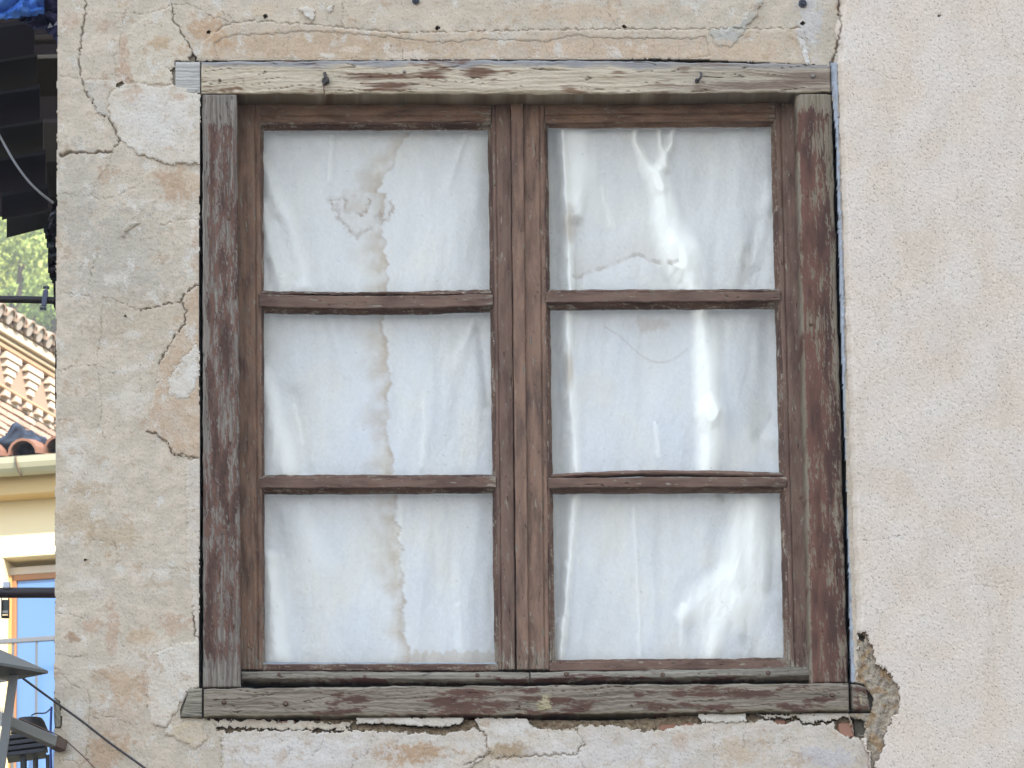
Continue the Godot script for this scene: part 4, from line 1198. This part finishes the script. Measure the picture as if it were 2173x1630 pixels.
func cloth_piece(called: String, poly: Array, z: float, c1: Color, c2: Color, label: String, cat: String) -> void:
	var pts := V2(poly)
	var lo := pts[0]
	var hi := pts[0]
	for p in pts:
		lo = lo.min(p)
		hi = hi.max(p)
	var stp := 3.0
	var nx := int((hi.x - lo.x) / stp) + 2
	var ny := int((hi.y - lo.y) / stp) + 2
	var s := st_new()
	var P := func(i: int, j: int) -> Vector3:
		var u := lo.x + i * stp
		var v := lo.y + j * stp
		var n := absf(na.get_noise_2d(u * 0.02, v * 0.025 + z * 50)) * 0.035 + absf(nb.get_noise_2d(u * 0.05, v * 0.04)) * 0.012
		return W(u, v, z) + Vector3(0, 0, n)
	for j in ny - 1:
		for i in nx - 1:
			var u := lo.x + (i + 0.5) * stp
			var v := lo.y + (j + 0.5) * stp
			if Geometry2D.is_point_in_polygon(Vector2(u, v), pts):
				var t := clampf(0.5 + 0.8 * na.get_noise_2d(u * 0.03, v * 0.05 + 7), 0, 1)
				var a: Vector3 = P.call(i, j)
				var b: Vector3 = P.call(i + 1, j)
				var c: Vector3 = P.call(i + 1, j + 1)
				var d: Vector3 = P.call(i, j + 1)
				quad(s, a, b, c, d, c1.lerp(c2, t))
				var k := Vector3(0, 0, -0.003)
				quad(s, b + k, a + k, d + k, c + k, c2)
	tag(put(called, s.commit(), M.cloth2), label, cat)

# ---------------------------------------------------------------- houses and hill beyond
func place_frame(o: Node3D, p: Vector3, r: Vector3) -> void:
	o.position = p
	o.rotation.y = atan2(-r.z, r.x)

func half_tile(s: SurfaceTool, at: Vector3, dirv: Vector3, across: Vector3, rad: float, len_: float, col: Color, thick := 0.014) -> void:
	var up := across.cross(dirv).normalized()
	if up.y < 0: up = -up
	var n := 8
	for k in n:
		var t0 := PI * k / n
		var t1 := PI * (k + 1) / n
		var e0 := across * cos(t0) + up * sin(t0)
		var e1 := across * cos(t1) + up * sin(t1)
		var a := at + e0 * rad
		var b := at + e1 * rad
		var ai := at + e0 * (rad - thick)
		var bi := at + e1 * (rad - thick)
		quad(s, a, b, b + dirv * len_, a + dirv * len_, col)
		quad(s, bi, ai, ai + dirv * len_, bi + dirv * len_, col * 0.8)
		quad(s, ai, bi, b, a, col * 1.1)

func yellow_house() -> void:
	var R := Vector3(0.956, 0, 0.293).normalized()
	var N := Vector3(-R.z, 0, R.x)
	var P0 := W(0, 975, -22.0)
	var h := thing("yellow_house", "yellow house with cream gutter, clay roof tiles and an orange framed blue window", "house")
	place_frame(h, P0, R)
	var inv := Transform3D(h.transform).affine_inverse()
	var L := func(u: float, v: float, zl: float) -> Vector3:
		return inv * hit(u, v, P0 + N * zl, N)
	var x0 := -6.0
	var x1 := 2.2
	var ov := 0.16
	var gt: float = L.call(0, 974, ov + 0.12).y
	var gb: float = L.call(0, 1014, ov + 0.05).y
	var f0: float = gb + 0.02
	var f1: float = L.call(0, 1052, ov).y
	var w1: float = L.call(0, 1185, 0).y
	var s := st_new()
	var yl := lin(244, 226, 184, 0.84)
	var px: float = L.call(6, 1300, 0).x
	# wall round the window opening
	var base_y := -6.0
	boxc(s, Vector3((x0 + x1) / 2, (f1 + w1) / 2 + 0.1, -0.15), Vector3((x1 - x0) / 2, (f1 - w1) / 2 + 0.1, 0.15), yl, 0.004)
	boxc(s, Vector3((x0 + px) / 2, (w1 + base_y) / 2, -0.15), Vector3((px - x0) / 2, (w1 - base_y) / 2, 0.15), yl, 0.004)
	boxc(s, Vector3((px + 1.0 + x1) / 2, (w1 + base_y) / 2, -0.15), Vector3((x1 - px - 1.0) / 2, (w1 - base_y) / 2, 0.15), yl, 0.004)
	var wb: float = L.call(0, 1590, -0.1).y
	boxc(s, Vector3(px + 0.5, (wb - 0.9 + base_y) / 2, -0.15), Vector3(0.5, (wb - 0.9 - base_y) / 2, 0.15), yl, 0.004)
	boxc(s, Vector3((x0 + x1) / 2, base_y / 2, -4.0), Vector3((x1 - x0) / 2, -base_y / 2, 0.1), yl, 0.01)
	boxc(s, Vector3(x0 + 0.1, base_y / 2, -2.2), Vector3(0.1, -base_y / 2, 2.0), yl, 0.01)
	boxc(s, Vector3(x1 - 0.1, base_y / 2, -2.2), Vector3(0.1, -base_y / 2, 2.0), yl, 0.01)
	put("wall", s.commit(), M.stucco, h)
	s = st_new()
	boxc(s, Vector3((x0 + x1) / 2, (f0 + f1) / 2, ov / 2), Vector3((x1 - x0) / 2 - 0.01, (f0 - f1) / 2, ov / 2), lin(238, 206, 150, 0.66), 0.004)
	put("cornice", s.commit(), M.stucco, h)
	s = st_new()
	for k in 9:
		var t0 := PI + PI * k / 9.0
		var t1 := PI + PI * (k + 1) / 9.0
		var r := gt - gb
		var cy := gt
		var cz := ov + 0.07
		var a := Vector3(x0, cy + sin(t0) * r, cz + cos(t0) * 0.075)
		var b := Vector3(x0, cy + sin(t1) * r, cz + cos(t1) * 0.075)
		var X := Vector3(x1 - x0, 0, 0)
		quad(s, a, b, b + X, a + X, lin(206, 204, 178, 0.6))
		quad(s, b * 1.0 + Vector3(0, 0.004, 0), a + Vector3(0, 0.004, 0), a + X + Vector3(0, 0.004, 0), b + X + Vector3(0, 0.004, 0), lin(180, 178, 160, 0.6))
	put("gutter", s.commit(), M.paint, h)
	for u in [34, -150, -330]:
		s = st_new()
		var gx: float = L.call(u, 990, ov + 0.14).x
		var arc := []
		for k in 8:
			var t := PI + PI * 0.55 + PI * 0.45 * k / 7.0
			arc.append(Vector3(gx + 0.012 * (7 - k) / 7.0, gt + sin(t) * (gt - gb + 0.004), ov + 0.07 + cos(t) * 0.079))
		tube(s, arc, 0.006, lin(120, 104, 90), 6)
		put("gutter_bracket", s.commit(), M.paint, h)
	# roof of half round tiles
	var slope := Vector3(0, 0.165, -0.986)
	s = st_new()
	var ry: float = gt + 0.02
	var ra := Vector3(x0, ry - 0.03, ov + 0.04)
	quad(s, ra + Vector3(x1 - x0, 0, 0), ra, ra + slope * 4.0, ra + slope * 4.0 + Vector3(x1 - x0, 0, 0), lin(120, 80, 62, 0.6))
	quad(s, ra - Vector3(0, 0.03, 0), ra + Vector3(x1 - x0, -0.03, 0), ra + slope * 4.0 + Vector3(x1 - x0, -0.03, 0), ra + slope * 4.0 + Vector3(0, -0.03, 0), lin(120, 80, 62, 0.6))
	put("roof", s.commit(), M.stucco, h)
	var tx: float = L.call(48, 950, ov + 0.1).x
	for k in range(-8, 9):
		s = st_new()
		var xx := tx + k * 0.205
		if xx < x0 + 0.1 or xx > x1 - 0.1: continue
		var tc := lin(158, 118, 102, 0.6) * (0.75 + 0.4 * rng.randf())
		for m in 5:
			half_tile(s, Vector3(xx, ry + 0.005 + rng.randf_range(-0.004, 0.006), ov + 0.10) + slope * (m * 0.34), slope, Vector3(1, 0, 0), 0.088 - 0.003 * (m % 2), 0.40, tc)
		put("roof_tile", s.commit(), M.stucco, h)
	# window
	var wn := holder("window", h)
	var rec := -0.10
	var t0y: float = L.call(0, 1206, rec).y
	var t1y: float = L.call(0, 1222, rec).y
	var t2y: float = L.call(0, 1234, rec).y
	var sx0: float = L.call(6, 1300, rec).x
	var sx1: float = L.call(25, 1300, rec).x
	var sx2: float = L.call(33, 1300, rec).x
	var ex := px + 1.0
	var by := wb - 0.8
	var bx := func(called: String, xa: float, xb: float, ya: float, yb: float, z: float, dd: float, c: Color, m: Material) -> void:
		var q := st_new()
		boxc(q, Vector3((xa + xb) / 2, (ya + yb) / 2, z - dd), Vector3((xb - xa) / 2, absf(yb - ya) / 2, dd), c, 0.003)
		put(called, q.commit(), m, wn)
	bx.call("head", px - 0.01, ex, t1y, t0y, rec, 0.03, lin(220, 206, 190, 0.7), M.stucco)
	bx.call("frame", sx0 - 0.02, sx1, by, t1y, rec + 0.01, 0.03, lin(224, 178, 120, 0.62), M.stucco)
	bx.call("frame", sx1, sx2, by, t1y - 0.01, rec - 0.005, 0.03, lin(196, 142, 104, 0.6), M.stucco)
	bx.call("frame", sx1, ex, t2y, t1y, rec - 0.006, 0.03, lin(200, 148, 110, 0.6), M.stucco)
	bx.call("pane", sx2, ex, by, t2y, rec - 0.02, 0.01, lin(104, 146, 206, 0.62), M.gloss)
	# railing in front of the window
	var rl := thing("balcony_railing", "pale grey balcony railing in front of the blue window", "railing")
	place_frame(rl, P0, R)
	var rz := 0.30
	var rp: Vector3 = L.call(0, 1362, rz)
	s = st_new()
	boxc(s, Vector3(-1.0 + rp.x, rp.y, rz), Vector3(1.75, 0.013, 0.012), lin(150, 154, 162, 0.42), 0.002)
	put("handrail", s.commit(), M.paint, rl)
	for k in range(-8, 6):
		s = st_new()
		var vx: float = L.call(77, 1450, rz).x + k * 0.135
		boxc(s, Vector3(vx, rp.y - 0.38, rz), Vector3(0.006, 0.37, 0.006), lin(140, 146, 156, 0.4), 0.001)
		put("baluster", s.commit(), M.paint, rl)
	s = st_new()
	boxc(s, Vector3(-1.0 + rp.x, rp.y - 0.78, 0.16), Vector3(1.8, 0.035, 0.16), lin(190, 178, 160), 0.01)
	put("floor_slab", s.commit(), M.stucco, rl)
	# the stone lying on the tiles
	var sp: Vector3 = h.transform * (L.call(47, 936, 0.10) as Vector3)
	s = st_new()
	var sm := SphereMesh.new()
	sm.radial_segments = 22
	sm.rings = 14
	sm.radius = 0.5
	sm.height = 1.0
	var arr := sm.get_mesh_arrays()
	var vs: PackedVector3Array = arr[Mesh.ARRAY_VERTEX]
	var cl := PackedColorArray()
	for k in vs.size():
		var q := vs[k]
		q.x = clampf(q.x * 1.15, -0.46, 0.5)
		q.y = clampf(q.y * 1.15 - 0.3 * absf(q.x + 0.12), -0.5, 0.5)
		q += q.normalized() * 0.42 * nb.get_noise_3d(q.x * 1.6, q.y * 1.6, q.z * 1.6)
		vs[k] = q * Vector3(0.205, 0.135, 0.16)
		cl.append(lin(88, 102, 128, 0.42).lerp(lin(44, 46, 56, 0.4), clampf(0.5 + 1.2 * nb.get_noise_3d(q.x * 4, q.y * 4, q.z * 4), 0, 1)))
	arr[Mesh.ARRAY_VERTEX] = vs
	arr[Mesh.ARRAY_COLOR] = cl
	arr[Mesh.ARRAY_TEX_UV] = null
	arr[Mesh.ARRAY_TANGENT] = null
	arr[Mesh.ARRAY_NORMAL] = null
	var stt := SurfaceTool.new()
	stt.create_from_arrays(arr)
	stt.generate_normals()
	var ro := put("rock", stt.commit(), M.stone)
	ro.position = sp
	tag(ro, "rough blue-grey stone weighing down the clay roof tiles", "rock")

func brick_building() -> void:
	var P0 := W(0, 660, -36.0)
	# the level line through two points of the cornice
	var d := fwd * FOCAL + rgt * (115 - 1086.5) - upv * (730 - 815.0)
	var Q := eye + d * ((P0.y - eye.y) / d.y)
	var R := (Q - P0).normalized()
	var N := Vector3(-R.z, 0, R.x)
	var h := thing("brick_building", "sunlit brick building with stepped corbels and a tiled cornice on the slope", "building")
	place_frame(h, P0 - N * 0.18, R)
	var y := func(v: float, z := 0.0) -> float: return -(v - (0.18 - z) * 160.0 - 660.0) * 0.00368
	var bc := lin(196, 150, 124, 0.6)
	var s := st_new()
	boxc(s, Vector3(2.0, -4.2, -2.06), Vector3(8.0, 4.0, 2.0), lin(176, 140, 116, 0.6), 0.01)
	put("wall", s.commit(), M.stucco, h)
	# individual bricks: one mesh per tone, shared
	var kinds := []
	for k in 6:
		s = st_new()
		var t := [lin(212, 190, 178, 0.74), lin(202, 176, 162, 0.7), lin(220, 202, 190, 0.76), lin(194, 168, 156, 0.66), lin(208, 180, 166, 0.7), lin(210, 184, 166, 0.7)]
		boxc(s, Vector3.ZERO, Vector3(0.118, 0.0225, 0.05), t[k], 0.004)
		kinds.append(s.commit())
	var made := 0
	for r in 17:
		for c in range(-2, 9):
			var o := put("brick", kinds[rng.randi() % 6], M.brick, h)
			o.position = Vector3(c * 0.25 + (0.125 if r % 2 else 0.0) + rng.randf_range(-0.004, 0.004), y.call(832) - 0.03 - r * 0.056 + rng.randf_range(-0.002, 0.002), -0.052 + rng.randf_range(-0.003, 0.006))
			made += 1
	# cornice bands
	for b in [[680, 701, 0.13, lin(232, 212, 190, 0.7)], [708, 717, 0.10, lin(226, 200, 172, 0.66)], [722, 733, 0.08, lin(214, 178, 148, 0.62)], [812, 819, 0.05, lin(220, 184, 152, 0.62)]]:
		s = st_new()
		var ya: float = y.call(b[1], b[2])
		var yb: float = y.call(b[0], b[2])
		boxc(s, Vector3(2.0, (ya + yb) / 2, b[2] / 2 - 0.02), Vector3(8.0, (yb - ya) / 2, b[2] / 2 + 0.02), b[3], 0.006)
		put("cornice_band", s.commit(), M.stucco, h)
	s = st_new()
	var y1: float = y.call(680, 0.1)
	var y2: float = y.call(822, 0.02)
	boxc(s, Vector3(2.0, (y1 + y2) / 2, -0.01), Vector3(7.9, (y1 - y2) / 2, 0.03), lin(188, 164, 148, 0.62), 0.004)
	put("frieze", s.commit(), M.brick, h)
	# stepped corbels
	for k in range(-4, 10):
		s = st_new()
		var cx := 0.10 + k * 0.47
		var yt: float = y.call(735, 0.08)
		for m in 4:
			boxc(s, Vector3(cx, yt - 0.028 - m * 0.057, 0.035 - m * 0.004), Vector3(0.165 - m * 0.036, 0.026, 0.045 - m * 0.008), lin(216, 198, 184, 0.8) * (1.0 + 0.08 * (m % 2)), 0.003)
		put("corbel", s.commit(), M.brick, h)
	for k in range(-8, 20):
		s = st_new()
		boxc(s, Vector3(k * 0.235 + 0.05, y.call(826, 0.045), 0.01), Vector3(0.06, 0.026, 0.035), lin(210, 190, 176, 0.76), 0.003)
		put("dentil", s.commit(), M.brick, h)
	# tile ends along the eave
	s = st_new()
	boxc(s, Vector3(2.0, y.call(675, 0.14), 0.06), Vector3(8.0, 0.02, 0.08), lin(130, 112, 98, 0.5), 0.004)
	quad(s, Vector3(-6, y.call(664, 0.18), 0.15), Vector3(10, y.call(664, 0.18), 0.15), Vector3(10, 1.0, -2.2), Vector3(-6, 1.0, -2.2), lin(150, 104, 84, 0.5))
	put("roof", s.commit(), M.stucco, h)
	for k in range(-10, 22):
		s = st_new()
		half_tile(s, Vector3(k * 0.215, y.call(663, 0.18), 0.19), Vector3(0, 0.36, -0.93), Vector3(1, 0, 0), 0.078, 1.2, lin(184, 164, 150, 0.6))
		half_tile(s, Vector3(k * 0.215 + 0.107, y.call(661, 0.18), 0.17), Vector3(0, 0.36, -0.93), Vector3(-1, 0, 0), 0.06, 1.2, lin(130, 104, 88, 0.6))
		tube(s, [Vector3(k * 0.215, y.call(659, 0.18), 0.18), Vector3(k * 0.215, y.call(659, 0.18) + 0.01, 0.15)], 0.062, lin(200, 190, 182, 0.6), 12)
		put("roof_tile", s.commit(), M.stucco, h)
	s = st_new()
	boxc(s, Vector3(1.75, y.call(915) - 0.62, 0.005), Vector3(0.05, 0.05, 0.01), lin(70, 62, 56), 0.004)
	put("vent", s.commit(), M.stone, h)

func terrain_y(z: float) -> float:
	var d := -z
	if d < 12.0: return 0.0
	if d < 60.0: return (d - 12.0) * 0.16
	if d < 180.0: return 7.7 + (d - 60.0) * 0.27
	return 40.1 + (d - 180.0) * 0.46

func land() -> void:
	var nx := 60
	var ny := 90
	var pos := PackedVector3Array()
	var col := PackedColorArray()
	for j in ny:
		var t := float(j) / (ny - 1)
		var z := -700.0 + 800.0 * t
		z = lerpf(-700.0, 120.0, pow(t, 0.6))
		for i in nx:
			var x := lerpf(-420.0, 420.0, float(i) / (nx - 1))
			var n := na.get_noise_2d(x * 0.01, z * 0.01) * clampf((-z - 60) * 0.05, 0, 8)
			pos.append(Vector3(x, terrain_y(z) + n, z))
			col.append(lin(98, 92, 84, 0.6) if z > -14 else lin(98, 110, 62, 0.7).lerp(lin(130, 116, 80, 0.7), clampf(0.5 + na.get_noise_2d(x * 0.05, z * 0.05), 0, 1)))
	var o := put("terrain", lattice(nx, ny, pos, col), M.stone)
	o.set_meta("kind", "structure")
	o.set_meta("label", "sloping ground rising from the street to the wooded hill")

func pine(seed_: int) -> Node3D:
	var r := RandomNumberGenerator.new()
	r.seed = seed_
	var t := Node3D.new()
	t.name = numbered("pine_tree")
	add_child(t, true)
	var s := st_new()
	var H := 11.0
	tube(s, bez([Vector3(0, -1.5, 0), Vector3(0.15, 3, 0.1), Vector3(-0.1, 6, 0.2), Vector3(0.2, 9.5, 0)], 3), 0.28, lin(90, 70, 56), 8, 0.08)
	var clumps := []
	for k in 70:
		var y := r.randf_range(0.28, 1.0)
		var rad := 3.4 * sqrt(maxf(0.05, 1.05 - y)) * sqrt(r.randf_range(0.15, 1.0))
		var a := r.randf() * TAU
		clumps.append([Vector3(cos(a) * rad, y * H, sin(a) * rad), r.randf_range(0.55, 1.15)])
	for k in range(0, 70, 4):
		var c: Vector3 = clumps[k][0]
		tube(s, [Vector3(0, c.y * 0.8, 0), c], 0.07, lin(90, 70, 56), 5, 0.02)
	put("trunk", s.commit(), M.stone, t)
	s = st_new()
	for c in clumps:
		var tint := lin(192, 200, 112, 0.7).lerp(lin(150, 176, 96, 0.62), r.randf())
		for m in 420:
			var dv := Vector3(r.randfn(), r.randfn() * 0.75 + 0.25, r.randfn()).normalized()
			var p: Vector3 = c[0] + dv * Vector3(1, 0.72, 1) * float(c[1]) * pow(r.randf(), 0.35)
			var a := Vector3(r.randfn(), r.randfn(), r.randfn()).normalized()
			var n := (dv + a * 0.8).normalized()
			var tx := n.cross(Vector3(0.3, 1, 0.2)).normalized() * r.randf_range(0.03, 0.075)
			var ty := n.cross(tx).normalized() * r.randf_range(0.03, 0.06)
			s.set_color(tint * r.randf_range(0.8, 1.2))
			s.set_normal(n)
			s.add_vertex(p - tx - ty)
			s.set_normal(n)
			s.add_vertex(p + ty * 1.2)
			s.set_normal(n)
			s.add_vertex(p + tx - ty * 0.6)
	put("crown", s.commit(), M.leaf, t)
	return t

func hill_trees() -> void:
	var protos := [pine(11), pine(12), pine(13)]
	var spots := [[16, 560, -170.0], [70, 520, -176.0], [112, 600, -166.0], [40, 690, -158.0], [60, 440, -190.0], [-110, 590, -172.0], [230, 560, -178.0]]
	var lbl := ["bushy pine on the hill above the left end of the tiled cornice", "tall pale green pine on the hill behind the clamped steel tube", "smaller pine between the steel tube's clamp and the black plastic sheet", "low pine just over the brick building's tiled cornice",
		"highest pine on the hill directly under the dark eave", "pine farther along the hill past the brick building's cornice", "pine on the hill behind the old house wall"]
	for k in spots.size():
		var sp: Array = spots[k]
		var t: Node3D
		if k < 3:
			t = protos[k]
		else:
			t = protos[k % 3].duplicate()
			t.name = numbered("pine_tree")
			add_child(t, true)
		var p := W(sp[0], sp[1], sp[2])
		t.position = Vector3(p.x, terrain_y(sp[2]), sp[2])
		var hgt: float = (p.y - t.position.y) / 8.0
		t.scale = Vector3.ONE * clampf(hgt, 0.5, 2.2) * 1.0
		t.rotation.y = k * 1.7
		tag(t, lbl[k], "tree", "pines on the hill")

func opposite() -> void:  # added block behind the camera, sized to keep the sun off the wall
	var h := thing("unseen_shade_block", "tall pale block added out of view across the street to keep the old wall in shade", "building", Vector3(9.5, 0, 17.0))
	var s := st_new()
	boxc(s, Vector3(0, 10, 0), Vector3(6.5, 10, 4.0), lin(196, 184, 166), 0.05)
	put("wall", s.commit(), M.stucco, h)
	s = st_new()
	boxc(s, Vector3(0, 20.15, 0), Vector3(6.8, 0.15, 4.3), lin(150, 100, 76), 0.04)
	put("roof", s.commit(), M.stucco, h)
	for f in 6:
		for c in 4:
			s = st_new()
			boxc(s, Vector3(-4.6 + c * 3.0, 2.4 + f * 3.1, -4.0), Vector3(0.6, 0.8, 0.03), lin(70, 80, 90), 0.01)
			put("window", s.commit(), M.gloss, h)

# ----------------------------------------------------------------
func _ready() -> void:
	# camera
	var psi := deg_to_rad(2.0)
	var th := deg_to_rad(13.0)
	var roll := deg_to_rad(-0.7)
	fwd = Vector3(sin(psi) * cos(th), sin(th), -cos(psi) * cos(th))
	var r0 := fwd.cross(Vector3.UP).normalized()
	var u0 := r0.cross(fwd)
	rgt = r0 * cos(roll) + u0 * sin(roll)
	upv = u0 * cos(roll) - r0 * sin(roll)
	var cam := Camera3D.new()
	cam.name = "camera"
	add_child(cam)
	cam.transform = Transform3D(Basis(rgt, upv, -fwd), eye)
	cam.fov = rad_to_deg(2.0 * atan(815.0 / FOCAL))
	cam.near = 0.1
	cam.far = 3000.0
	cam.current = true
	var att := CameraAttributesPhysical.new()
	att.frustum_focal_length = 12.0 * FOCAL / 815.0
	att.frustum_near = 0.1
	att.frustum_far = 3000.0
	att.frustum_focus_distance = 14.0
	att.exposure_aperture = 42.0
	cam.attributes = att
	#print("fov %f want %f far %f" % [cam.fov, rad_to_deg(2.0 * atan(815.0 / FOCAL)), cam.far])
	# sky, exposure
	var env := Environment.new()
	env.background_mode = Environment.BG_SKY
	var sky := Sky.new()
	var sm := ProceduralSkyMaterial.new()
	sm.sky_top_color = Color(0.62, 0.70, 0.80)
	sm.sky_horizon_color = Color(0.90, 0.91, 0.92)
	sm.sky_curve = 0.22
	sm.ground_bottom_color = Color(0.30, 0.28, 0.25)
	sm.ground_horizon_color = Color(0.62, 0.62, 0.60)
	sm.sky_energy_multiplier = 1.3
	sky.sky_material = sm
	env.sky = sky
	env.tonemap_mode = Environment.TONE_MAPPER_LINEAR
	env.tonemap_exposure = 2.85
	env.fog_enabled = true
	env.fog_density = 0.0009
	env.fog_light_color = Color(0.92, 0.94, 0.96)
	env.sdfgi_enabled = true
	env.ssao_enabled = true
	env.ssil_enabled = true
	var we := WorldEnvironment.new()
	we.name = "world_environment"
	we.environment = env
	add_child(we)
	# sun: behind the added block across the street, so the old wall lies in shade
	var sun := DirectionalLight3D.new()
	sun.name = "sun"
	add_child(sun)
	sun.look_at_from_position(Vector3(0.4, 0.6, 0.7) * 50.0, Vector3.ZERO)
	sun.light_energy = 1.6
	sun.light_color = Color(1.0, 0.95, 0.86)
	sun.light_angular_distance = 0.5
	sun.shadow_enabled = true
	# noise and materials
	rng.seed = 5
	for n in [na, nb, nc]:
		n.noise_type = FastNoiseLite.TYPE_SIMPLEX_SMOOTH
		n.frequency = 1.0
		n.fractal_type = FastNoiseLite.FRACTAL_NONE
	na.seed = 3
	nb.seed = 8
	nb.fractal_type = FastNoiseLite.FRACTAL_FBM
	nb.fractal_octaves = 3
	nc.seed = 21
	var pl := vmat(0.95, 0.25)
	pl.heightmap_enabled = true
	pl.heightmap_texture = noise_tex(0.03, 4)
	pl.heightmap_scale = 0.07
	pl.uv1_triplanar = true
	pl.uv1_world_triplanar = true
	pl.uv1_scale = Vector3.ONE * 6.0
	M.plaster = pl
	M.stucco = vmat(0.9, 0.3)
	M.brick = vmat(0.95, 0.25)
	M.stone = vmat(0.95, 0.3)
	M.wood = vmat(0.72, 0.35)
	M.darkwood = vmat(0.95, 0.12)
	M.paint = vmat(0.5, 0.45)
	M.iron = vmat(0.6, 0.5)
	M.gloss = vmat(0.12, 0.5)
	M.cloth = vmat(0.9, 0.2)
	M.cloth.backlight_enabled = true
	M.cloth.backlight = Color(0.15, 0.15, 0.14)
	M.cloth2 = vmat(0.6, 0.35)
	M.leaf = vmat(0.8, 0.25)
	M.leaf.backlight_enabled = true
	M.leaf.backlight = Color(0.4, 0.45, 0.2)
	M.dust = vmat(0.9, 0.1)
	M.dust.transparency = BaseMaterial3D.TRANSPARENCY_ALPHA
	var gl := StandardMaterial3D.new()
	gl.transparency = BaseMaterial3D.TRANSPARENCY_ALPHA
	gl.albedo_color = Color(0.95, 0.98, 1.0, 0.05)
	gl.roughness = 0.03
	gl.metallic_specular = 0.5
	M.glass = gl
	# large structure first
	land()
	opposite()
	facade()
	brick_building()
	yellow_house()
	hill_trees()
	window()
	curtains()
	corner_things()
